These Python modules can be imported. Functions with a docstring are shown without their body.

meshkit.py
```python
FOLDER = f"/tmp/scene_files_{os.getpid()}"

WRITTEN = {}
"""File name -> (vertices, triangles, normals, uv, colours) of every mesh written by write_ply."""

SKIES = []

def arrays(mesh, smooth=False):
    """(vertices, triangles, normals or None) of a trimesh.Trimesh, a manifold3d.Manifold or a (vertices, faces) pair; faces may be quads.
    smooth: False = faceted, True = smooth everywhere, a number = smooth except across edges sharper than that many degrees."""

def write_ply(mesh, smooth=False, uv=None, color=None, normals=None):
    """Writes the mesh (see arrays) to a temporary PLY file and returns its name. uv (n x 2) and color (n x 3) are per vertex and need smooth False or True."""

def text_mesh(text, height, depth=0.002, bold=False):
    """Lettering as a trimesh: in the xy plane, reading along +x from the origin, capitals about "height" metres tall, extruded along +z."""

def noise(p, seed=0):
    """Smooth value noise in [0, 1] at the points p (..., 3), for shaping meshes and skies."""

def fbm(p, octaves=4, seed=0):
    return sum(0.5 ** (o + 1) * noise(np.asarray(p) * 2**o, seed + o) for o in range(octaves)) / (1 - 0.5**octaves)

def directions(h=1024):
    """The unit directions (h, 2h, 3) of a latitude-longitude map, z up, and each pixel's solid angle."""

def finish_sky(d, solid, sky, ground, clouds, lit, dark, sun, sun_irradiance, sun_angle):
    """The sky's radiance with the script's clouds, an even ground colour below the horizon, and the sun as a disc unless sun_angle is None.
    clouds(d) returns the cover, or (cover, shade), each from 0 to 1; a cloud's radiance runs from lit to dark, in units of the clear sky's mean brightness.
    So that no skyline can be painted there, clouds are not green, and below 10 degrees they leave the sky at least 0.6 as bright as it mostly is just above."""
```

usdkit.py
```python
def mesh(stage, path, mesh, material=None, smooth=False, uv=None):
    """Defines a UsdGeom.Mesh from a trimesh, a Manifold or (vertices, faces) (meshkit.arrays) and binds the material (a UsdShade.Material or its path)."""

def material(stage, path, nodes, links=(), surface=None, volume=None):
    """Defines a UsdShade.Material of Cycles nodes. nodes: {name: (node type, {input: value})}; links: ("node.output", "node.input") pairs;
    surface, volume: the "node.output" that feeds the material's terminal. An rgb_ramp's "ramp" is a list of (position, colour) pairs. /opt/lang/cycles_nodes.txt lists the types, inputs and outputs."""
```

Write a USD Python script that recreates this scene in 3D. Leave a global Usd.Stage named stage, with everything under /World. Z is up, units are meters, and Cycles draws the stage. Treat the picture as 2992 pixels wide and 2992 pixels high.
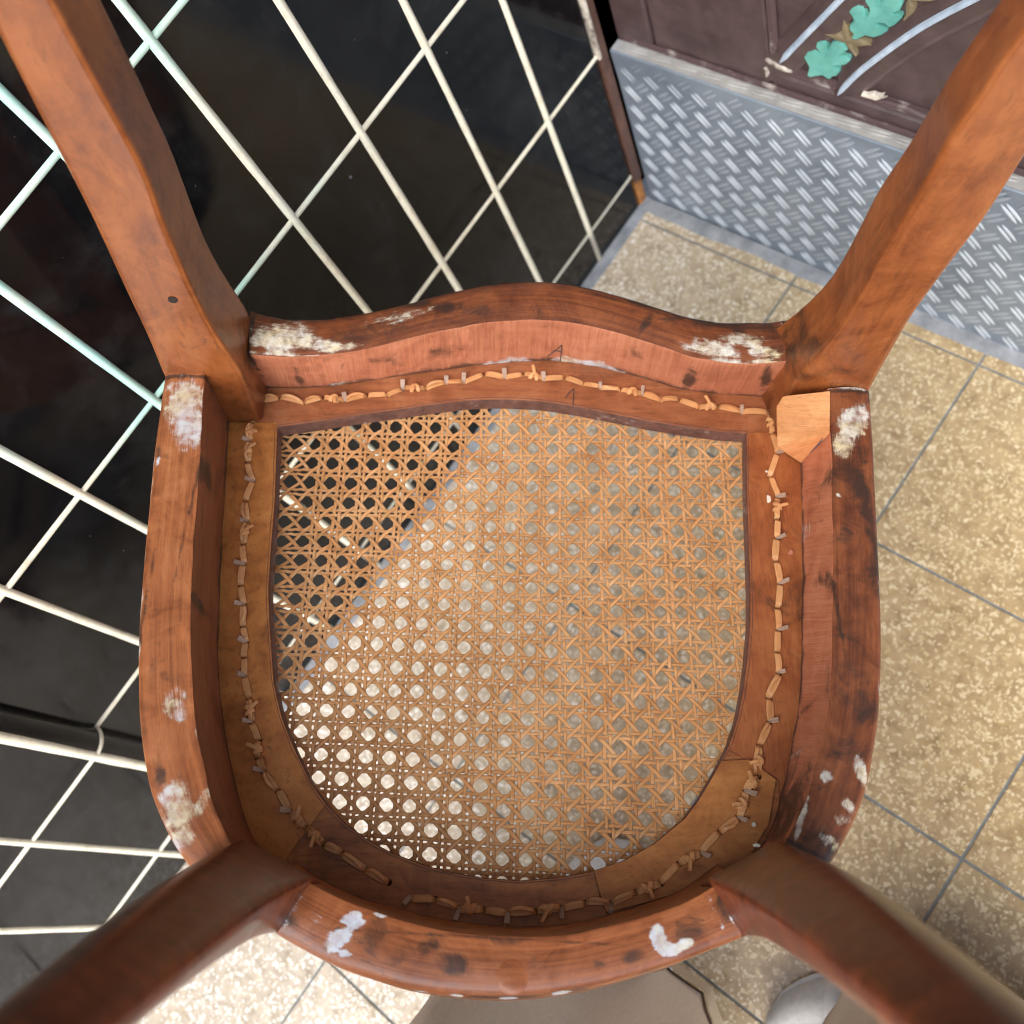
import math, random
import numpy as np, trimesh, usdkit, meshkit
from pxr import Usd, UsdGeom, UsdLux, UsdShade, Gf, Sdf, Vt
from scipy.interpolate import PchipInterpolator
from shapely.geometry import Polygon, Point, LineString, box as sbox
from shapely.ops import split as ssplit

# ---------------------------------------------------------------- stage, camera, sky, sun, exposure
stage = Usd.Stage.CreateInMemory()
UsdGeom.SetStageUpAxis(stage, UsdGeom.Tokens.z)
UsdGeom.SetStageMetersPerUnit(stage, 1.0)
W = UsdGeom.Xform.Define(stage, '/World')
stage.SetDefaultPrim(W.GetPrim())
UsdGeom.Scope.Define(stage, '/World/Looks')
CAM_H = 0.9407
R = np.array([[0.76714584, -0.4754056, 0.43067014], [0.57283092, 0.80987254, -0.12637727], [-0.28870746, 0.34365097, 0.89361737]])
cam = UsdGeom.Camera.Define(stage, '/World/camera')
M4 = np.eye(4); M4[:3, :3] = R.T; M4[3, :3] = (0, 0, CAM_H)
cam.AddTransformOp().Set(Gf.Matrix4d(*M4.ravel().tolist()))
cam.CreateHorizontalApertureAttr(36.0); cam.CreateVerticalApertureAttr(36.0)
cam.CreateFocalLengthAttr(36.006)
cam.CreateClippingRangeAttr(Gf.Vec2f(0.01, 100))
cam.CreateFStopAttr(7.5); cam.CreateFocusDistanceAttr(0.60)
cam.CreateExposureAttr(1.92)

SUN_DIR = np.array([0.30, -0.78, 0.90]); SUN_DIR /= np.linalg.norm(SUN_DIR)
elev, rotz = math.asin(SUN_DIR[2]), math.atan2(SUN_DIR[0], SUN_DIR[1])
usdkit.material(stage, '/World/Looks/sky_light', {
    's': ('sky_texture', {'sky_type': 'single_scattering', 'sun_disc': False, 'sun_elevation': elev, 'sun_rotation': rotz, 'aerosol_density': 2.0}),
    'h': ('hsv', {'saturation': 0.85}),
    'b': ('background_shader', {'strength': 0.115})}, [('s.color', 'h.color'), ('h.color', 'b.color')], surface='b.background')
dome = UsdLux.DomeLight.Define(stage, '/World/sky')
UsdShade.MaterialBindingAPI.Apply(dome.GetPrim()).Bind(UsdShade.Material.Get(stage, '/World/Looks/sky_light'))
dome.GetPrim().SetCustomDataByKey('kind', 'structure')
sun = UsdLux.DistantLight.Define(stage, '/World/sun')
sun.CreateIntensityAttr(0.24); sun.CreateAngleAttr(60.0); sun.GetPrim().CreateAttribute('inputs:normalize', Sdf.ValueTypeNames.Bool).Set(True)
sun.CreateColorAttr(Gf.Vec3f(1.0, 0.985, 0.97))
zz = SUN_DIR; xx = np.cross((0, 1, 0), zz); xx /= np.linalg.norm(xx); yy = np.cross(zz, xx)
Ms = np.eye(4); Ms[0, :3], Ms[1, :3], Ms[2, :3] = xx, yy, zz
sun.AddTransformOp().Set(Gf.Matrix4d(*Ms.ravel().tolist()))

# ---------------------------------------------------------------- naming, tags, mesh writer
used = {}
def path_for(parent, name):
    base = parent if isinstance(parent, str) else str(parent.GetPath())
    k = (base, name); n = used.get(k, 0); used[k] = n + 1
    return f'{base}/{name}' + (f'_{n:03d}' if n else '')
def tag(prim, label=None, category=None, group=None, kind=None):
    for k, v in (('label', label), ('category', category), ('group', group), ('kind', kind)):
        if v: prim.SetCustomDataByKey(k, v)
    return prim
def thing(name, label, category, group=None, matrix=None, loc=None):
    x = UsdGeom.Xform.Define(stage, path_for('/World', name))
    if matrix is not None: x.AddTransformOp().Set(Gf.Matrix4d(*np.asarray(matrix).ravel().tolist()))
    elif loc is not None: x.AddTranslateOp().Set(Gf.Vec3d(*loc))
    return tag(x.GetPrim(), label, category, group)
def structure(name, loc=None):
    x = UsdGeom.Xform.Define(stage, path_for('/World', name))
    if loc is not None: x.AddTranslateOp().Set(Gf.Vec3d(*loc))
    return tag(x.GetPrim(), kind='structure')
LOOK = {}
def put(parent, name, V, F, mat, attrs=None, smooth=True):
    """one Mesh prim; V float verts, F tris or quads; smooth True | False | angle"""
    V = np.asarray(V, float); F = np.asarray(F, int)
    if F.shape[1] == 4: F = np.vstack([F[:, [0, 1, 2]], F[:, [0, 2, 3]]])
    p = path_for(parent, name)
    v, f, n = meshkit.arrays((V, F), smooth)
    m = UsdGeom.Mesh.Define(stage, p)
    m.CreatePointsAttr(Vt.Vec3fArray.FromNumpy(v.astype(np.float32)))
    m.CreateFaceVertexCountsAttr(Vt.IntArray.FromNumpy(np.full(len(f), 3, np.int32)))
    m.CreateFaceVertexIndicesAttr(Vt.IntArray.FromNumpy(f.astype(np.int32).ravel()))
    m.CreateSubdivisionSchemeAttr('none')
    if n is not None:
        m.CreateNormalsAttr(Vt.Vec3fArray.FromNumpy(n.astype(np.float32))); m.SetNormalsInterpolation('vertex')
    api = UsdGeom.PrimvarsAPI(m)
    for k, a in (attrs or {}).items():
        a = np.asarray(a, np.float32)
        if a.ndim == 1: api.CreatePrimvar(k, Sdf.ValueTypeNames.FloatArray, 'vertex').Set(Vt.FloatArray.FromNumpy(a))
        else: api.CreatePrimvar(k, Sdf.ValueTypeNames.Vector3fArray, 'vertex').Set(Vt.Vec3fArray.FromNumpy(a))
    UsdShade.MaterialBindingAPI.Apply(m.GetPrim()).Bind(LOOK[mat])
    return m.GetPrim()
def put_tm(parent, name, t, mat, smooth=False, attrs=None):
    v, f, _ = meshkit.arrays(t, False)
    return put(parent, name, v, f, mat, attrs, smooth)
def join(*ms):
    return trimesh.util.concatenate([trimesh.Trimesh(*meshkit.arrays(m, False)[:2], process=False) for m in ms])
def abox(x0, x1, y0, y1, z0, z1, c=0.0):
    """box, chamfered by c on all edges (hull of corner points)"""
    if c <= 0:
        b = trimesh.creation.box((x1 - x0, y1 - y0, z1 - z0)); b.apply_translation(((x0 + x1) / 2, (y0 + y1) / 2, (z0 + z1) / 2)); return b
    P_ = []
    for sx, x in ((1, x0), (-1, x1)):
        for sy, y in ((1, y0), (-1, y1)):
            for sz, z in ((1, z0), (-1, z1)):
                P_ += [(x + sx * c, y + sy * c, z), (x + sx * c, y, z + sz * c), (x, y + sy * c, z + sz * c)]
    return trimesh.convex.convex_hull(np.array(P_))
def grid_faces(nr, nc, closed=False):
    i, j = np.meshgrid(np.arange(nr - 1), np.arange(nc if closed else nc - 1), indexing='ij')
    j2 = (j + 1) % nc
    return np.stack([i * nc + j, i * nc + j2, (i + 1) * nc + j2, (i + 1) * nc + j], -1).reshape(-1, 4)

# ---------------------------------------------------------------- materials
def mat(name, nodes, links, surface='p.BSDF'):
    LOOK[name] = usdkit.material(stage, '/World/Looks/' + name, nodes, links, surface=surface)
def wood(name, dark, mid, light, rough=0.38, coat=0.15, grain=(9, 170, 170), mottle=26, use_g=True, bump=0.12, paint_col=((0.54, 0.46, 0.30), (0.52, 0.53, 0.54)), stain_col=(0.022, 0.012, 0.008), blot=0.5, spec=0.5, pmax=1.10, pmin=0.45):
    if not name.endswith('pine') and name != 'cut_pine_end' and 'pine' not in name:
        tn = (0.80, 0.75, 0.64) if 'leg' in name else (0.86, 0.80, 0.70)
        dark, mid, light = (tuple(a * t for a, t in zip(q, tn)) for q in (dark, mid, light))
    N = {'tc': ('texture_coordinate', {}),
         'gc': ('attribute', {'attribute': 'gcoord'}),
         'm': ('mapping', {'mapping_type': 'point', 'scale': grain}),
         'n1': ('noise_texture', {'scale': 1.0, 'detail': 6, 'roughness': 0.62, 'distortion': 0.6}),
         'n2': ('noise_texture', {'scale': mottle, 'detail': 9, 'roughness': 0.70, 'distortion': 0.9}),
         'n3': ('noise_texture', {'scale': 160, 'detail': 4, 'roughness': 0.65}),
         'n4': ('noise_texture', {'scale': 40, 'detail': 6, 'roughness': 0.72, 'distortion': 0.8}),
         'f': ('mix_float', {'fac': 0.60}),
         'r': ('rgb_ramp', {'ramp': [(0.38, dark), (0.50, mid), (0.62, light)]}),
         'm5': ('mapping', {'mapping_type': 'point', 'scale': (grain[0] * 6, grain[1] * 5, grain[2] * 5)}), 'n5': ('noise_texture', {'scale': 1.0, 'detail': 2, 'roughness': 0.5}), 'po': ('map_range', {'range_type': 'smoothstep', 'from_min': 0.57, 'from_max': 0.70, 'to_min': 0, 'to_max': 0.32}), 'c9': ('mix_color', {'b': tuple(0.35 * q for q in dark)}), 'g4': ('math', {'math_type': 'multiply_add', 'value2': 3.8, 'value3': -1.4}), 'gp': ('math', {'math_type': 'multiply_add', 'value2': 3.4, 'value3': -1.2}),
         'bl': ('map_range', {'range_type': 'smoothstep', 'from_min': 0.56, 'from_max': 0.74, 'to_min': 0, 'to_max': blot}),
         'c0': ('mix_color', {'b': stain_col}),
         'st': ('attribute', {'attribute': 'stain'}),
         'st1': ('math', {'math_type': 'multiply_add', 'value2': 1.35, 'value3': -0.78}),
         'st2': ('math', {'math_type': 'add'}),
         'st3': ('map_range', {'range_type': 'smoothstep', 'from_min': 0.15, 'from_max': 1.15, 'to_min': 0, 'to_max': 0.85}),
         'c1': ('mix_color', {'b': stain_col}),
         'pa': ('attribute', {'attribute': 'paint'}),
         'ms': ('mapping', {'mapping_type': 'point', 'scale': (90, 380, 380)}),
         'np': ('noise_texture', {'scale': 1.0, 'detail': 5, 'roughness': 0.72}),
         'np2': ('mix_float', {'fac': 0.5}),
         'pa1': ('math', {'math_type': 'multiply_add', 'value2': 1.7, 'value3': -1.15}),
         'pa2': ('math', {'math_type': 'add'}),
         'pa3': ('map_range', {'range_type': 'smoothstep', 'from_min': 0.30, 'from_max': pmax, 'to_min': 0, 'to_max': 0.92}),
         'op': ('map_range', {'from_min': 0.36, 'from_max': 0.58, 'to_min': pmin, 'to_max': 1.0}), 'om': ('math', {'math_type': 'multiply'}),
         'pc': ('mix_color', {'a': paint_col[0], 'b': paint_col[1]}),
         'pcf': ('map_range', {'from_min': 0.40, 'from_max': 0.55}),
         'c2': ('mix_color', {}),
         'hb': ('math', {'math_type': 'multiply_add', 'value2': 0.8}),
         'bp': ('bump', {'strength': bump, 'distance': 0.0015}),
         'ro': ('map_range', {'from_min': 0.3, 'from_max': 0.7, 'to_min': rough - 0.08, 'to_max': rough + 0.12}),
         'ro2': ('mix_float', {'b': 0.75}),
         'p': ('principled_bsdf', {'coat_weight': coat, 'coat_roughness': 0.22, 'specular_ior_level': spec})}
    src = 'gc.vector' if use_g else 'tc.object'
    L = [(src, 'm.vector'), ('m.vector', 'n1.vector'), ('tc.object', 'n2.vector'), ('tc.object', 'n3.vector'), ('tc.object', 'n4.vector'),
         ('n1.fac', 'f.a'), ('n2.fac', 'f.b'), ('f.value' if False else 'f.result', 'r.fac'),
         ('n4.fac', 'bl.value'), ('bl.result', 'c0.fac'), ('r.color', 'c9.a'), (src, 'm5.vector'), ('m5.vector', 'n5.vector'), ('n5.fac', 'po.value'), ('po.result', 'c9.fac'), ('c9.result', 'c0.a'),
         ('st.fac', 'st1.value1'), ('st1.value', 'st2.value1'), ('n4.fac', 'g4.value1'), ('g4.value', 'st2.value2'), ('st2.value', 'st3.value'), ('st3.result', 'c1.fac'), ('c0.result', 'c1.a'),
         (src, 'ms.vector'), ('ms.vector', 'np.vector'), ('np.fac', 'np2.a'), ('n3.fac', 'np2.b'),
         ('pa.fac', 'pa1.value1'), ('pa1.value', 'pa2.value1'), ('np2.result', 'gp.value1'), ('gp.value', 'pa2.value2'), ('pa2.value', 'pa3.value'), ('n3.fac', 'op.value'), ('pa3.result', 'om.value1'), ('op.result', 'om.value2'), ('om.value', 'c2.fac'),
         ('n2.fac', 'pcf.value'), ('pcf.result', 'pc.fac'), ('pc.result', 'c2.b'), ('c1.result', 'c2.a'), ('c2.result', 'p.base_color'),
         ('n1.fac', 'hb.value1'), ('pa3.result', 'hb.value3'), ('hb.value', 'bp.height'), ('bp.normal', 'p.normal'),
         ('n2.fac', 'ro.value'), ('ro.result', 'ro2.a'), ('pa3.result', 'ro2.fac'), ('ro2.result', 'p.roughness')]
    mat(name, N, L)

wood('varnished_front_leg', (0.145, 0.04, 0.013), (0.245, 0.074, 0.021), (0.34, 0.115, 0.036), rough=0.32, coat=0.28, mottle=22, grain=(14, 90, 90), blot=0.12)
wood('varnished_rear_leg', spec=0.35, dark=(0.058, 0.0125, 0.006), mid=(0.128, 0.029, 0.012), light=(0.24, 0.060, 0.022), rough=0.32, coat=0.12, mottle=30, grain=(85, 22, 22), blot=0.25, bump=0.04)  # darker than the front legs, with shade mixed into the chestnut tone
wood('worn_rail_wood', (0.17, 0.052, 0.019), (0.34, 0.118, 0.042), (0.46, 0.185, 0.075), rough=0.45, coat=0.05, mottle=30, blot=0.55)
wood('stained_rail_wood', (0.075, 0.021, 0.009), (0.17, 0.05, 0.018), (0.28, 0.092, 0.032), rough=0.40, coat=0.15, mottle=34, blot=0.8, paint_col=((0.60, 0.49, 0.29), (0.60, 0.58, 0.50)))
wood('orange_rail_wood', (0.17, 0.05, 0.018), (0.32, 0.105, 0.036), (0.42, 0.155, 0.06), rough=0.40, coat=0.1, mottle=40, blot=0.75, pmax=0.75, pmin=0.62, paint_col=((0.62, 0.60, 0.50), (0.58, 0.63, 0.68)))
wood('raw_sawn_wood', (0.34, 0.112, 0.060), (0.48, 0.18, 0.098), (0.57, 0.245, 0.145), rough=0.62, coat=0.0, mottle=22, grain=(420, 12, 12), blot=0.25, bump=0.35)
wood('red_inner_wood', (0.14, 0.042, 0.018), (0.22, 0.072, 0.030), (0.29, 0.105, 0.045), rough=0.5, coat=0.05, mottle=22, blot=0.5)
wood('seat_frame_wood', (0.305, 0.104, 0.024), (0.512, 0.201, 0.049), (0.634, 0.281, 0.079), rough=0.5, coat=0.05, use_g=False, grain=(55, 55, 55), mottle=30, blot=0.45)
wood('seat_right_wood', (0.20, 0.060, 0.020), (0.34, 0.108, 0.034), (0.44, 0.165, 0.055), rough=0.5, coat=0.05, use_g=False, grain=(150, 25, 150), mottle=26, blot=0.5)
wood('seat_front_wood', (0.2, 0.068, 0.028), (0.32, 0.112, 0.046), (0.42, 0.17, 0.075), rough=0.48, coat=0.05, use_g=False, grain=(18, 160, 160), mottle=28, blot=0.4)
wood('dark_seat_wood', (0.176, 0.062, 0.022), (0.351, 0.135, 0.046), (0.486, 0.203, 0.070), rough=0.5, coat=0.05, use_g=False, grain=(20, 150, 150), mottle=30, blot=0.7)
wood('aged_edge_wood', (0.075, 0.032, 0.026), (0.13, 0.060, 0.048), (0.20, 0.10, 0.08), rough=0.55, coat=0.0, use_g=False, grain=(160, 160, 160), mottle=40, blot=0.5)
wood('patch_wood', (0.330, 0.121, 0.033), (0.473, 0.196, 0.055), (0.583, 0.275, 0.090), rough=0.5, coat=0.05, use_g=False, grain=(40, 110, 110), mottle=24, blot=0.3)
wood('fresh_pine', (0.52, 0.20, 0.065), (0.64, 0.275, 0.098), (0.72, 0.36, 0.145), rough=0.6, coat=0.0, use_g=False, grain=(25, 220, 220), mottle=35, blot=0.12, stain_col=(0.30, 0.14, 0.08))
wood('cut_pine_end', (0.52, 0.23, 0.085), (0.62, 0.30, 0.115), (0.70, 0.37, 0.15), rough=0.65, coat=0.0, use_g=False, grain=(300, 60, 300), mottle=60, blot=0.2, stain_col=(0.06, 0.05, 0.10))

def cane_mat(name, a, b, c):
    mat(name, {'tc': ('texture_coordinate', {}), 'oi': ('object_info', {}), 'gc': ('attribute', {'attribute': 'gcoord'}),
        'm': ('mapping', {'mapping_type': 'point', 'scale': (25, 1400, 1)}), 'n': ('noise_texture', {'scale': 1.0, 'detail': 3, 'roughness': 0.6}),
        'n2': ('noise_texture', {'scale': 45, 'detail': 4, 'roughness': 0.7}), 'f': ('mix_float', {'fac': 0.5}),
        'r': ('rgb_ramp', {'ramp': [(0.30, a), (0.50, b), (0.66, c)]}),
        'v': ('map_range', {'to_min': 0.93, 'to_max': 1.06}), 'h': ('hsv', {}),
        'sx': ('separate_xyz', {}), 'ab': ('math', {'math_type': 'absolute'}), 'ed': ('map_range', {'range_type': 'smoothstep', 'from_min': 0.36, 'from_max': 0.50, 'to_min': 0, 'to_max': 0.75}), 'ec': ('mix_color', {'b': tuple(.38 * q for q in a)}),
        'bp': ('bump', {'strength': 0.35, 'distance': 0.0006}),
        'p': ('principled_bsdf', {'roughness': 0.36}), 'tl': ('translucent_bsdf', {}), 'mx': ('mix_closure', {'fac': 0.38})},
        [('p.BSDF', 'mx.closure1'), ('tl.BSDF', 'mx.closure2'), ('h.color', 'tl.color'), ('gc.vector', 'm.vector'), ('m.vector', 'n.vector'), ('tc.object', 'n2.vector'), ('n.fac', 'f.a'), ('n2.fac', 'f.b'), ('f.result', 'r.fac'),
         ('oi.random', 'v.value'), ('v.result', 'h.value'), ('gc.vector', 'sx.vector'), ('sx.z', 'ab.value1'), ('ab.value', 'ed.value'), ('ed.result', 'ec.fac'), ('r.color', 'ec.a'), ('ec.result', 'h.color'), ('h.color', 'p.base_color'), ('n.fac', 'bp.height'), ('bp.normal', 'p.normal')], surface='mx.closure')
cane_mat('woven_cane', (0.46, 0.19, 0.06), (0.80, 0.45, 0.185), (0.88, 0.60, 0.31))
cane_mat('stitch_cane', (0.60, 0.28, 0.10), (0.82, 0.45, 0.185), (0.88, 0.56, 0.27))
cane_mat('pale_cane_end', (0.36, 0.23, 0.15), (0.54, 0.38, 0.27), (0.66, 0.50, 0.38))

mat('black_tile', {'tc': ('texture_coordinate', {}), 'oi': ('object_info', {}), 'n': ('noise_texture', {'scale': 14, 'detail': 6, 'roughness': 0.7}), 'n2': ('noise_texture', {'scale': 120, 'detail': 3}),
    'd': ('map_range', {'range_type': 'smoothstep', 'from_min': 0.42, 'from_max': 0.75}), 'c': ('mix_color', {'a': (0.0025, 0.0025, 0.0028), 'b': (0.011, 0.011, 0.011)}),
    's': ('map_range', {'range_type': 'smoothstep', 'from_min': 0.74, 'from_max': 0.80}), 'c2': ('mix_color', {'b': (0.12, 0.12, 0.13)}),
    'ro': ('map_range', {'from_min': 0.35, 'from_max': 0.7, 'to_min': 0.05, 'to_max': 0.20}),
    'nb': ('noise_texture', {'scale': 9, 'detail': 2}), 'bp': ('bump', {'strength': 0.08, 'distance': 0.003}),
    'p': ('principled_bsdf', {'specular_ior_level': 0.3})},
    [('tc.object', 'n.vector'), ('tc.object', 'n2.vector'), ('tc.object', 'nb.vector'), ('n.fac', 'd.value'), ('d.result', 'c.fac'), ('n2.fac', 's.value'), ('s.result', 'c2.fac'), ('c.result', 'c2.a'), ('c2.result', 'p.base_color'), ('n.fac', 'ro.value'), ('ro.result', 'p.roughness'), ('nb.fac', 'bp.height'), ('bp.normal', 'p.normal')])
mat('cream_grout', {'tc': ('texture_coordinate', {}), 'n': ('noise_texture', {'scale': 7, 'detail': 5, 'roughness': 0.65}), 'n2': ('noise_texture', {'scale': 60, 'detail': 5, 'roughness': 0.7}),
    'te': ('attribute', {'attribute': 'teal'}), 't1': ('math', {'math_type': 'multiply_add', 'value2': 1.2, 'value3': -0.62}), 't2': ('math', {'math_type': 'add'}),
    't3': ('map_range', {'range_type': 'smoothstep', 'from_min': 0.02, 'from_max': 0.35, 'to_max': 0.8}),
    'c': ('mix_color', {'a': (0.80, 0.76, 0.60), 'b': (0.62, 0.56, 0.40)}), 'd': ('map_range', {'from_min': 0.5, 'from_max': 0.75}),
    'c2': ('mix_color', {'b': (0.36, 0.74, 0.66)}), 'di': ('attribute', {'attribute': 'dirt'}), 'c3': ('mix_color', {'b': (0.17, 0.15, 0.13)}), 'p': ('principled_bsdf', {'roughness': 0.45})},
    [('tc.object', 'n.vector'), ('tc.object', 'n2.vector'), ('te.fac', 't1.value1'), ('t1.value', 't2.value1'), ('n.fac', 't2.value2'), ('t2.value', 't3.value'), ('t3.result', 'c2.fac'),
     ('n2.fac', 'd.value'), ('d.result', 'c.fac'), ('c.result', 'c2.a'), ('c2.result', 'c3.a'), ('di.fac', 'c3.fac'), ('c3.result', 'p.base_color')])
def chips(name, base1, base2, light, mid):
    mat(name, {'g': ('geometry', {}), 'oi': ('object_info', {}),
        'wn': ('noise_texture', {'scale': 90, 'detail': 3}), 'w': ('mix_vector', {'fac': 0.012}),
        'v1': ('voronoi_texture', {'scale': 225, 'randomness': 1.0}), 'v2': ('voronoi_texture', {'scale': 350, 'randomness': 1.0}),
        's1': ('separate_color', {}), 's2': ('separate_color', {}),
        'k1': ('math', {'math_type': 'greater_than', 'value2': 0.55}), 'd1': ('map_range', {'range_type': 'smoothstep', 'from_min': 0.52, 'from_max': 0.40}), 'a1': ('math', {'math_type': 'multiply'}),
        'k2': ('math', {'math_type': 'greater_than', 'value2': 0.50}), 'd2': ('map_range', {'range_type': 'smoothstep', 'from_min': 0.55, 'from_max': 0.42}), 'a2': ('math', {'math_type': 'multiply'}),
        'nb': ('noise_texture', {'scale': 55, 'detail': 5, 'roughness': 0.7}), 'nl': ('noise_texture', {'scale': 4.5, 'detail': 3}),
        'b': ('rgb_ramp', {'ramp': [(0.32, base2), (0.5, base1), (0.68, mid)]}),
        'lc': ('mix_color', {'a': light, 'b': (0.62, 0.56, 0.42)}), 'lc2': ('mix_color', {'a': light, 'b': (0.50, 0.40, 0.24)}),
        'c1': ('mix_color', {}), 'c2': ('mix_color', {}),
        'hv': ('hsv', {}), 'mv': ('map_range', {'from_min': 0.3, 'from_max': 0.7, 'to_min': 0.85, 'to_max': 1.1}),
        'sx': ('separate_xyz', {}), 'ya': ('math', {'math_type': 'multiply', 'value2': 0.50}), 'yb': ('math', {'math_type': 'multiply_add', 'value2': 0.9}), 'ym': ('map_range', {'range_type': 'smoothstep', 'from_min': -0.50, 'from_max': 0.14, 'to_min': 0, 'to_max': 1}), 'ye': ('mix_color', {'blend_type': 'multiply', 'b': (0.86, 0.71, 0.45)}),  # position tint paints floor light into the albedo: pale glare left, yellow right
        'bp': ('bump', {'strength': 0.05, 'distance': 0.001}),
        'p': ('principled_bsdf', {'roughness': 0.28, 'specular_ior_level': 0.7})},
        [('g.position', 'wn.vector'), ('g.position', 'w.a'), ('wn.color', 'w.b'), ('w.result', 'v1.vector'), ('w.result', 'v2.vector'),
         ('v1.color', 's1.color'), ('v2.color', 's2.color'), ('s1.r', 'k1.value1'), ('v1.distance', 'd1.value'), ('k1.value', 'a1.value1'), ('d1.result', 'a1.value2'),
         ('s2.r', 'k2.value1'), ('v2.distance', 'd2.value'), ('k2.value', 'a2.value1'), ('d2.result', 'a2.value2'),
         ('g.position', 'nb.vector'), ('g.position', 'nl.vector'), ('nb.fac', 'b.fac'), ('s1.g', 'lc.fac'), ('s2.g', 'lc2.fac'),
         ('b.color', 'c1.a'), ('lc2.result', 'c1.b'), ('a2.value', 'c1.fac'), ('c1.result', 'c2.a'), ('lc.result', 'c2.b'), ('a1.value', 'c2.fac'),
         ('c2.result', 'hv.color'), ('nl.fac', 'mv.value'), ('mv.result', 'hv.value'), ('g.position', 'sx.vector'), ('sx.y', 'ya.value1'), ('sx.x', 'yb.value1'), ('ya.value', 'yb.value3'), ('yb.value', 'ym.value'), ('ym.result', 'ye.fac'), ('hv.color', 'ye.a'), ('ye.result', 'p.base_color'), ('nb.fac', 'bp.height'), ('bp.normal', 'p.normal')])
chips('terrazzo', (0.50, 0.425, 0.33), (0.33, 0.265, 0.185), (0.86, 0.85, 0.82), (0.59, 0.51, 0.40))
def plain(name, c1, c2, scale=30, rough=0.6, bump=0.1, metallic=0.0, dist=0.002, lo=0.35, hi=0.65):
    mat(name, {'tc': ('texture_coordinate', {}), 'n': ('noise_texture', {'scale': scale, 'detail': 6, 'roughness': 0.65}), 'r': ('rgb_ramp', {'ramp': [(lo, c1), (hi, c2)]}),
        'bp': ('bump', {'strength': bump, 'distance': dist}), 'p': ('principled_bsdf', {'roughness': rough, 'metallic': metallic})},
        [('tc.object', 'n.vector'), ('n.fac', 'r.fac'), ('r.color', 'p.base_color'), ('n.fac', 'bp.height'), ('bp.normal', 'p.normal')])
plain('grey_mortar', (0.16, 0.17, 0.18), (0.30, 0.31, 0.32), 40, 0.8, 0.4)
plain('joint_grey', (0.14, 0.155, 0.155), (0.22, 0.235, 0.23), 60, 0.8, 0.2)
plain('tread_metal', (0.17, 0.21, 0.26), (0.27, 0.32, 0.37), 12, 0.45, 0.05, 0.45)
plain('soft_tread_metal', (0.30, 0.35, 0.40), (0.42, 0.47, 0.52), 12, 0.42, 0.05, 0.45)
plain('worn_tread_metal', (0.48, 0.54, 0.60), (0.62, 0.68, 0.73), 30, 0.40, 0.05, 0.3)  # paler version of the tread metal, for lugs of one slant
plain('dusty_tread_top', (0.24, 0.235, 0.22), (0.40, 0.39, 0.36), 25, 0.6, 0.1, 0.1)
plain('brown_door_paint', (0.040, 0.024, 0.023), (0.080, 0.052, 0.050), 34, 0.42, 0.25)
plain('chipped_door_paint', (0.070, 0.042, 0.042), (0.34, 0.30, 0.27), 38, 0.5, 0.4, lo=0.52, hi=0.66)
plain('worn_cream_wood', (0.10, 0.07, 0.06), (0.60, 0.55, 0.46), 45, 0.6, 0.4, lo=0.40, hi=0.56)
plain('teal_paint', (0.075, 0.27, 0.225), (0.14, 0.41, 0.345), 42, 0.45, 0.6, lo=0.3, hi=0.6)
plain('pale_blue_paint', (0.28, 0.35, 0.43), (0.48, 0.57, 0.66), 70, 0.42, 0.3)
plain('olive_paint', (0.13, 0.10, 0.055), (0.21, 0.165, 0.09), 60, 0.55, 0.3)
plain('brown_jamb_wood', (0.055, 0.028, 0.022), (0.12, 0.060, 0.042), 40, 0.5, 0.3)
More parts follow.
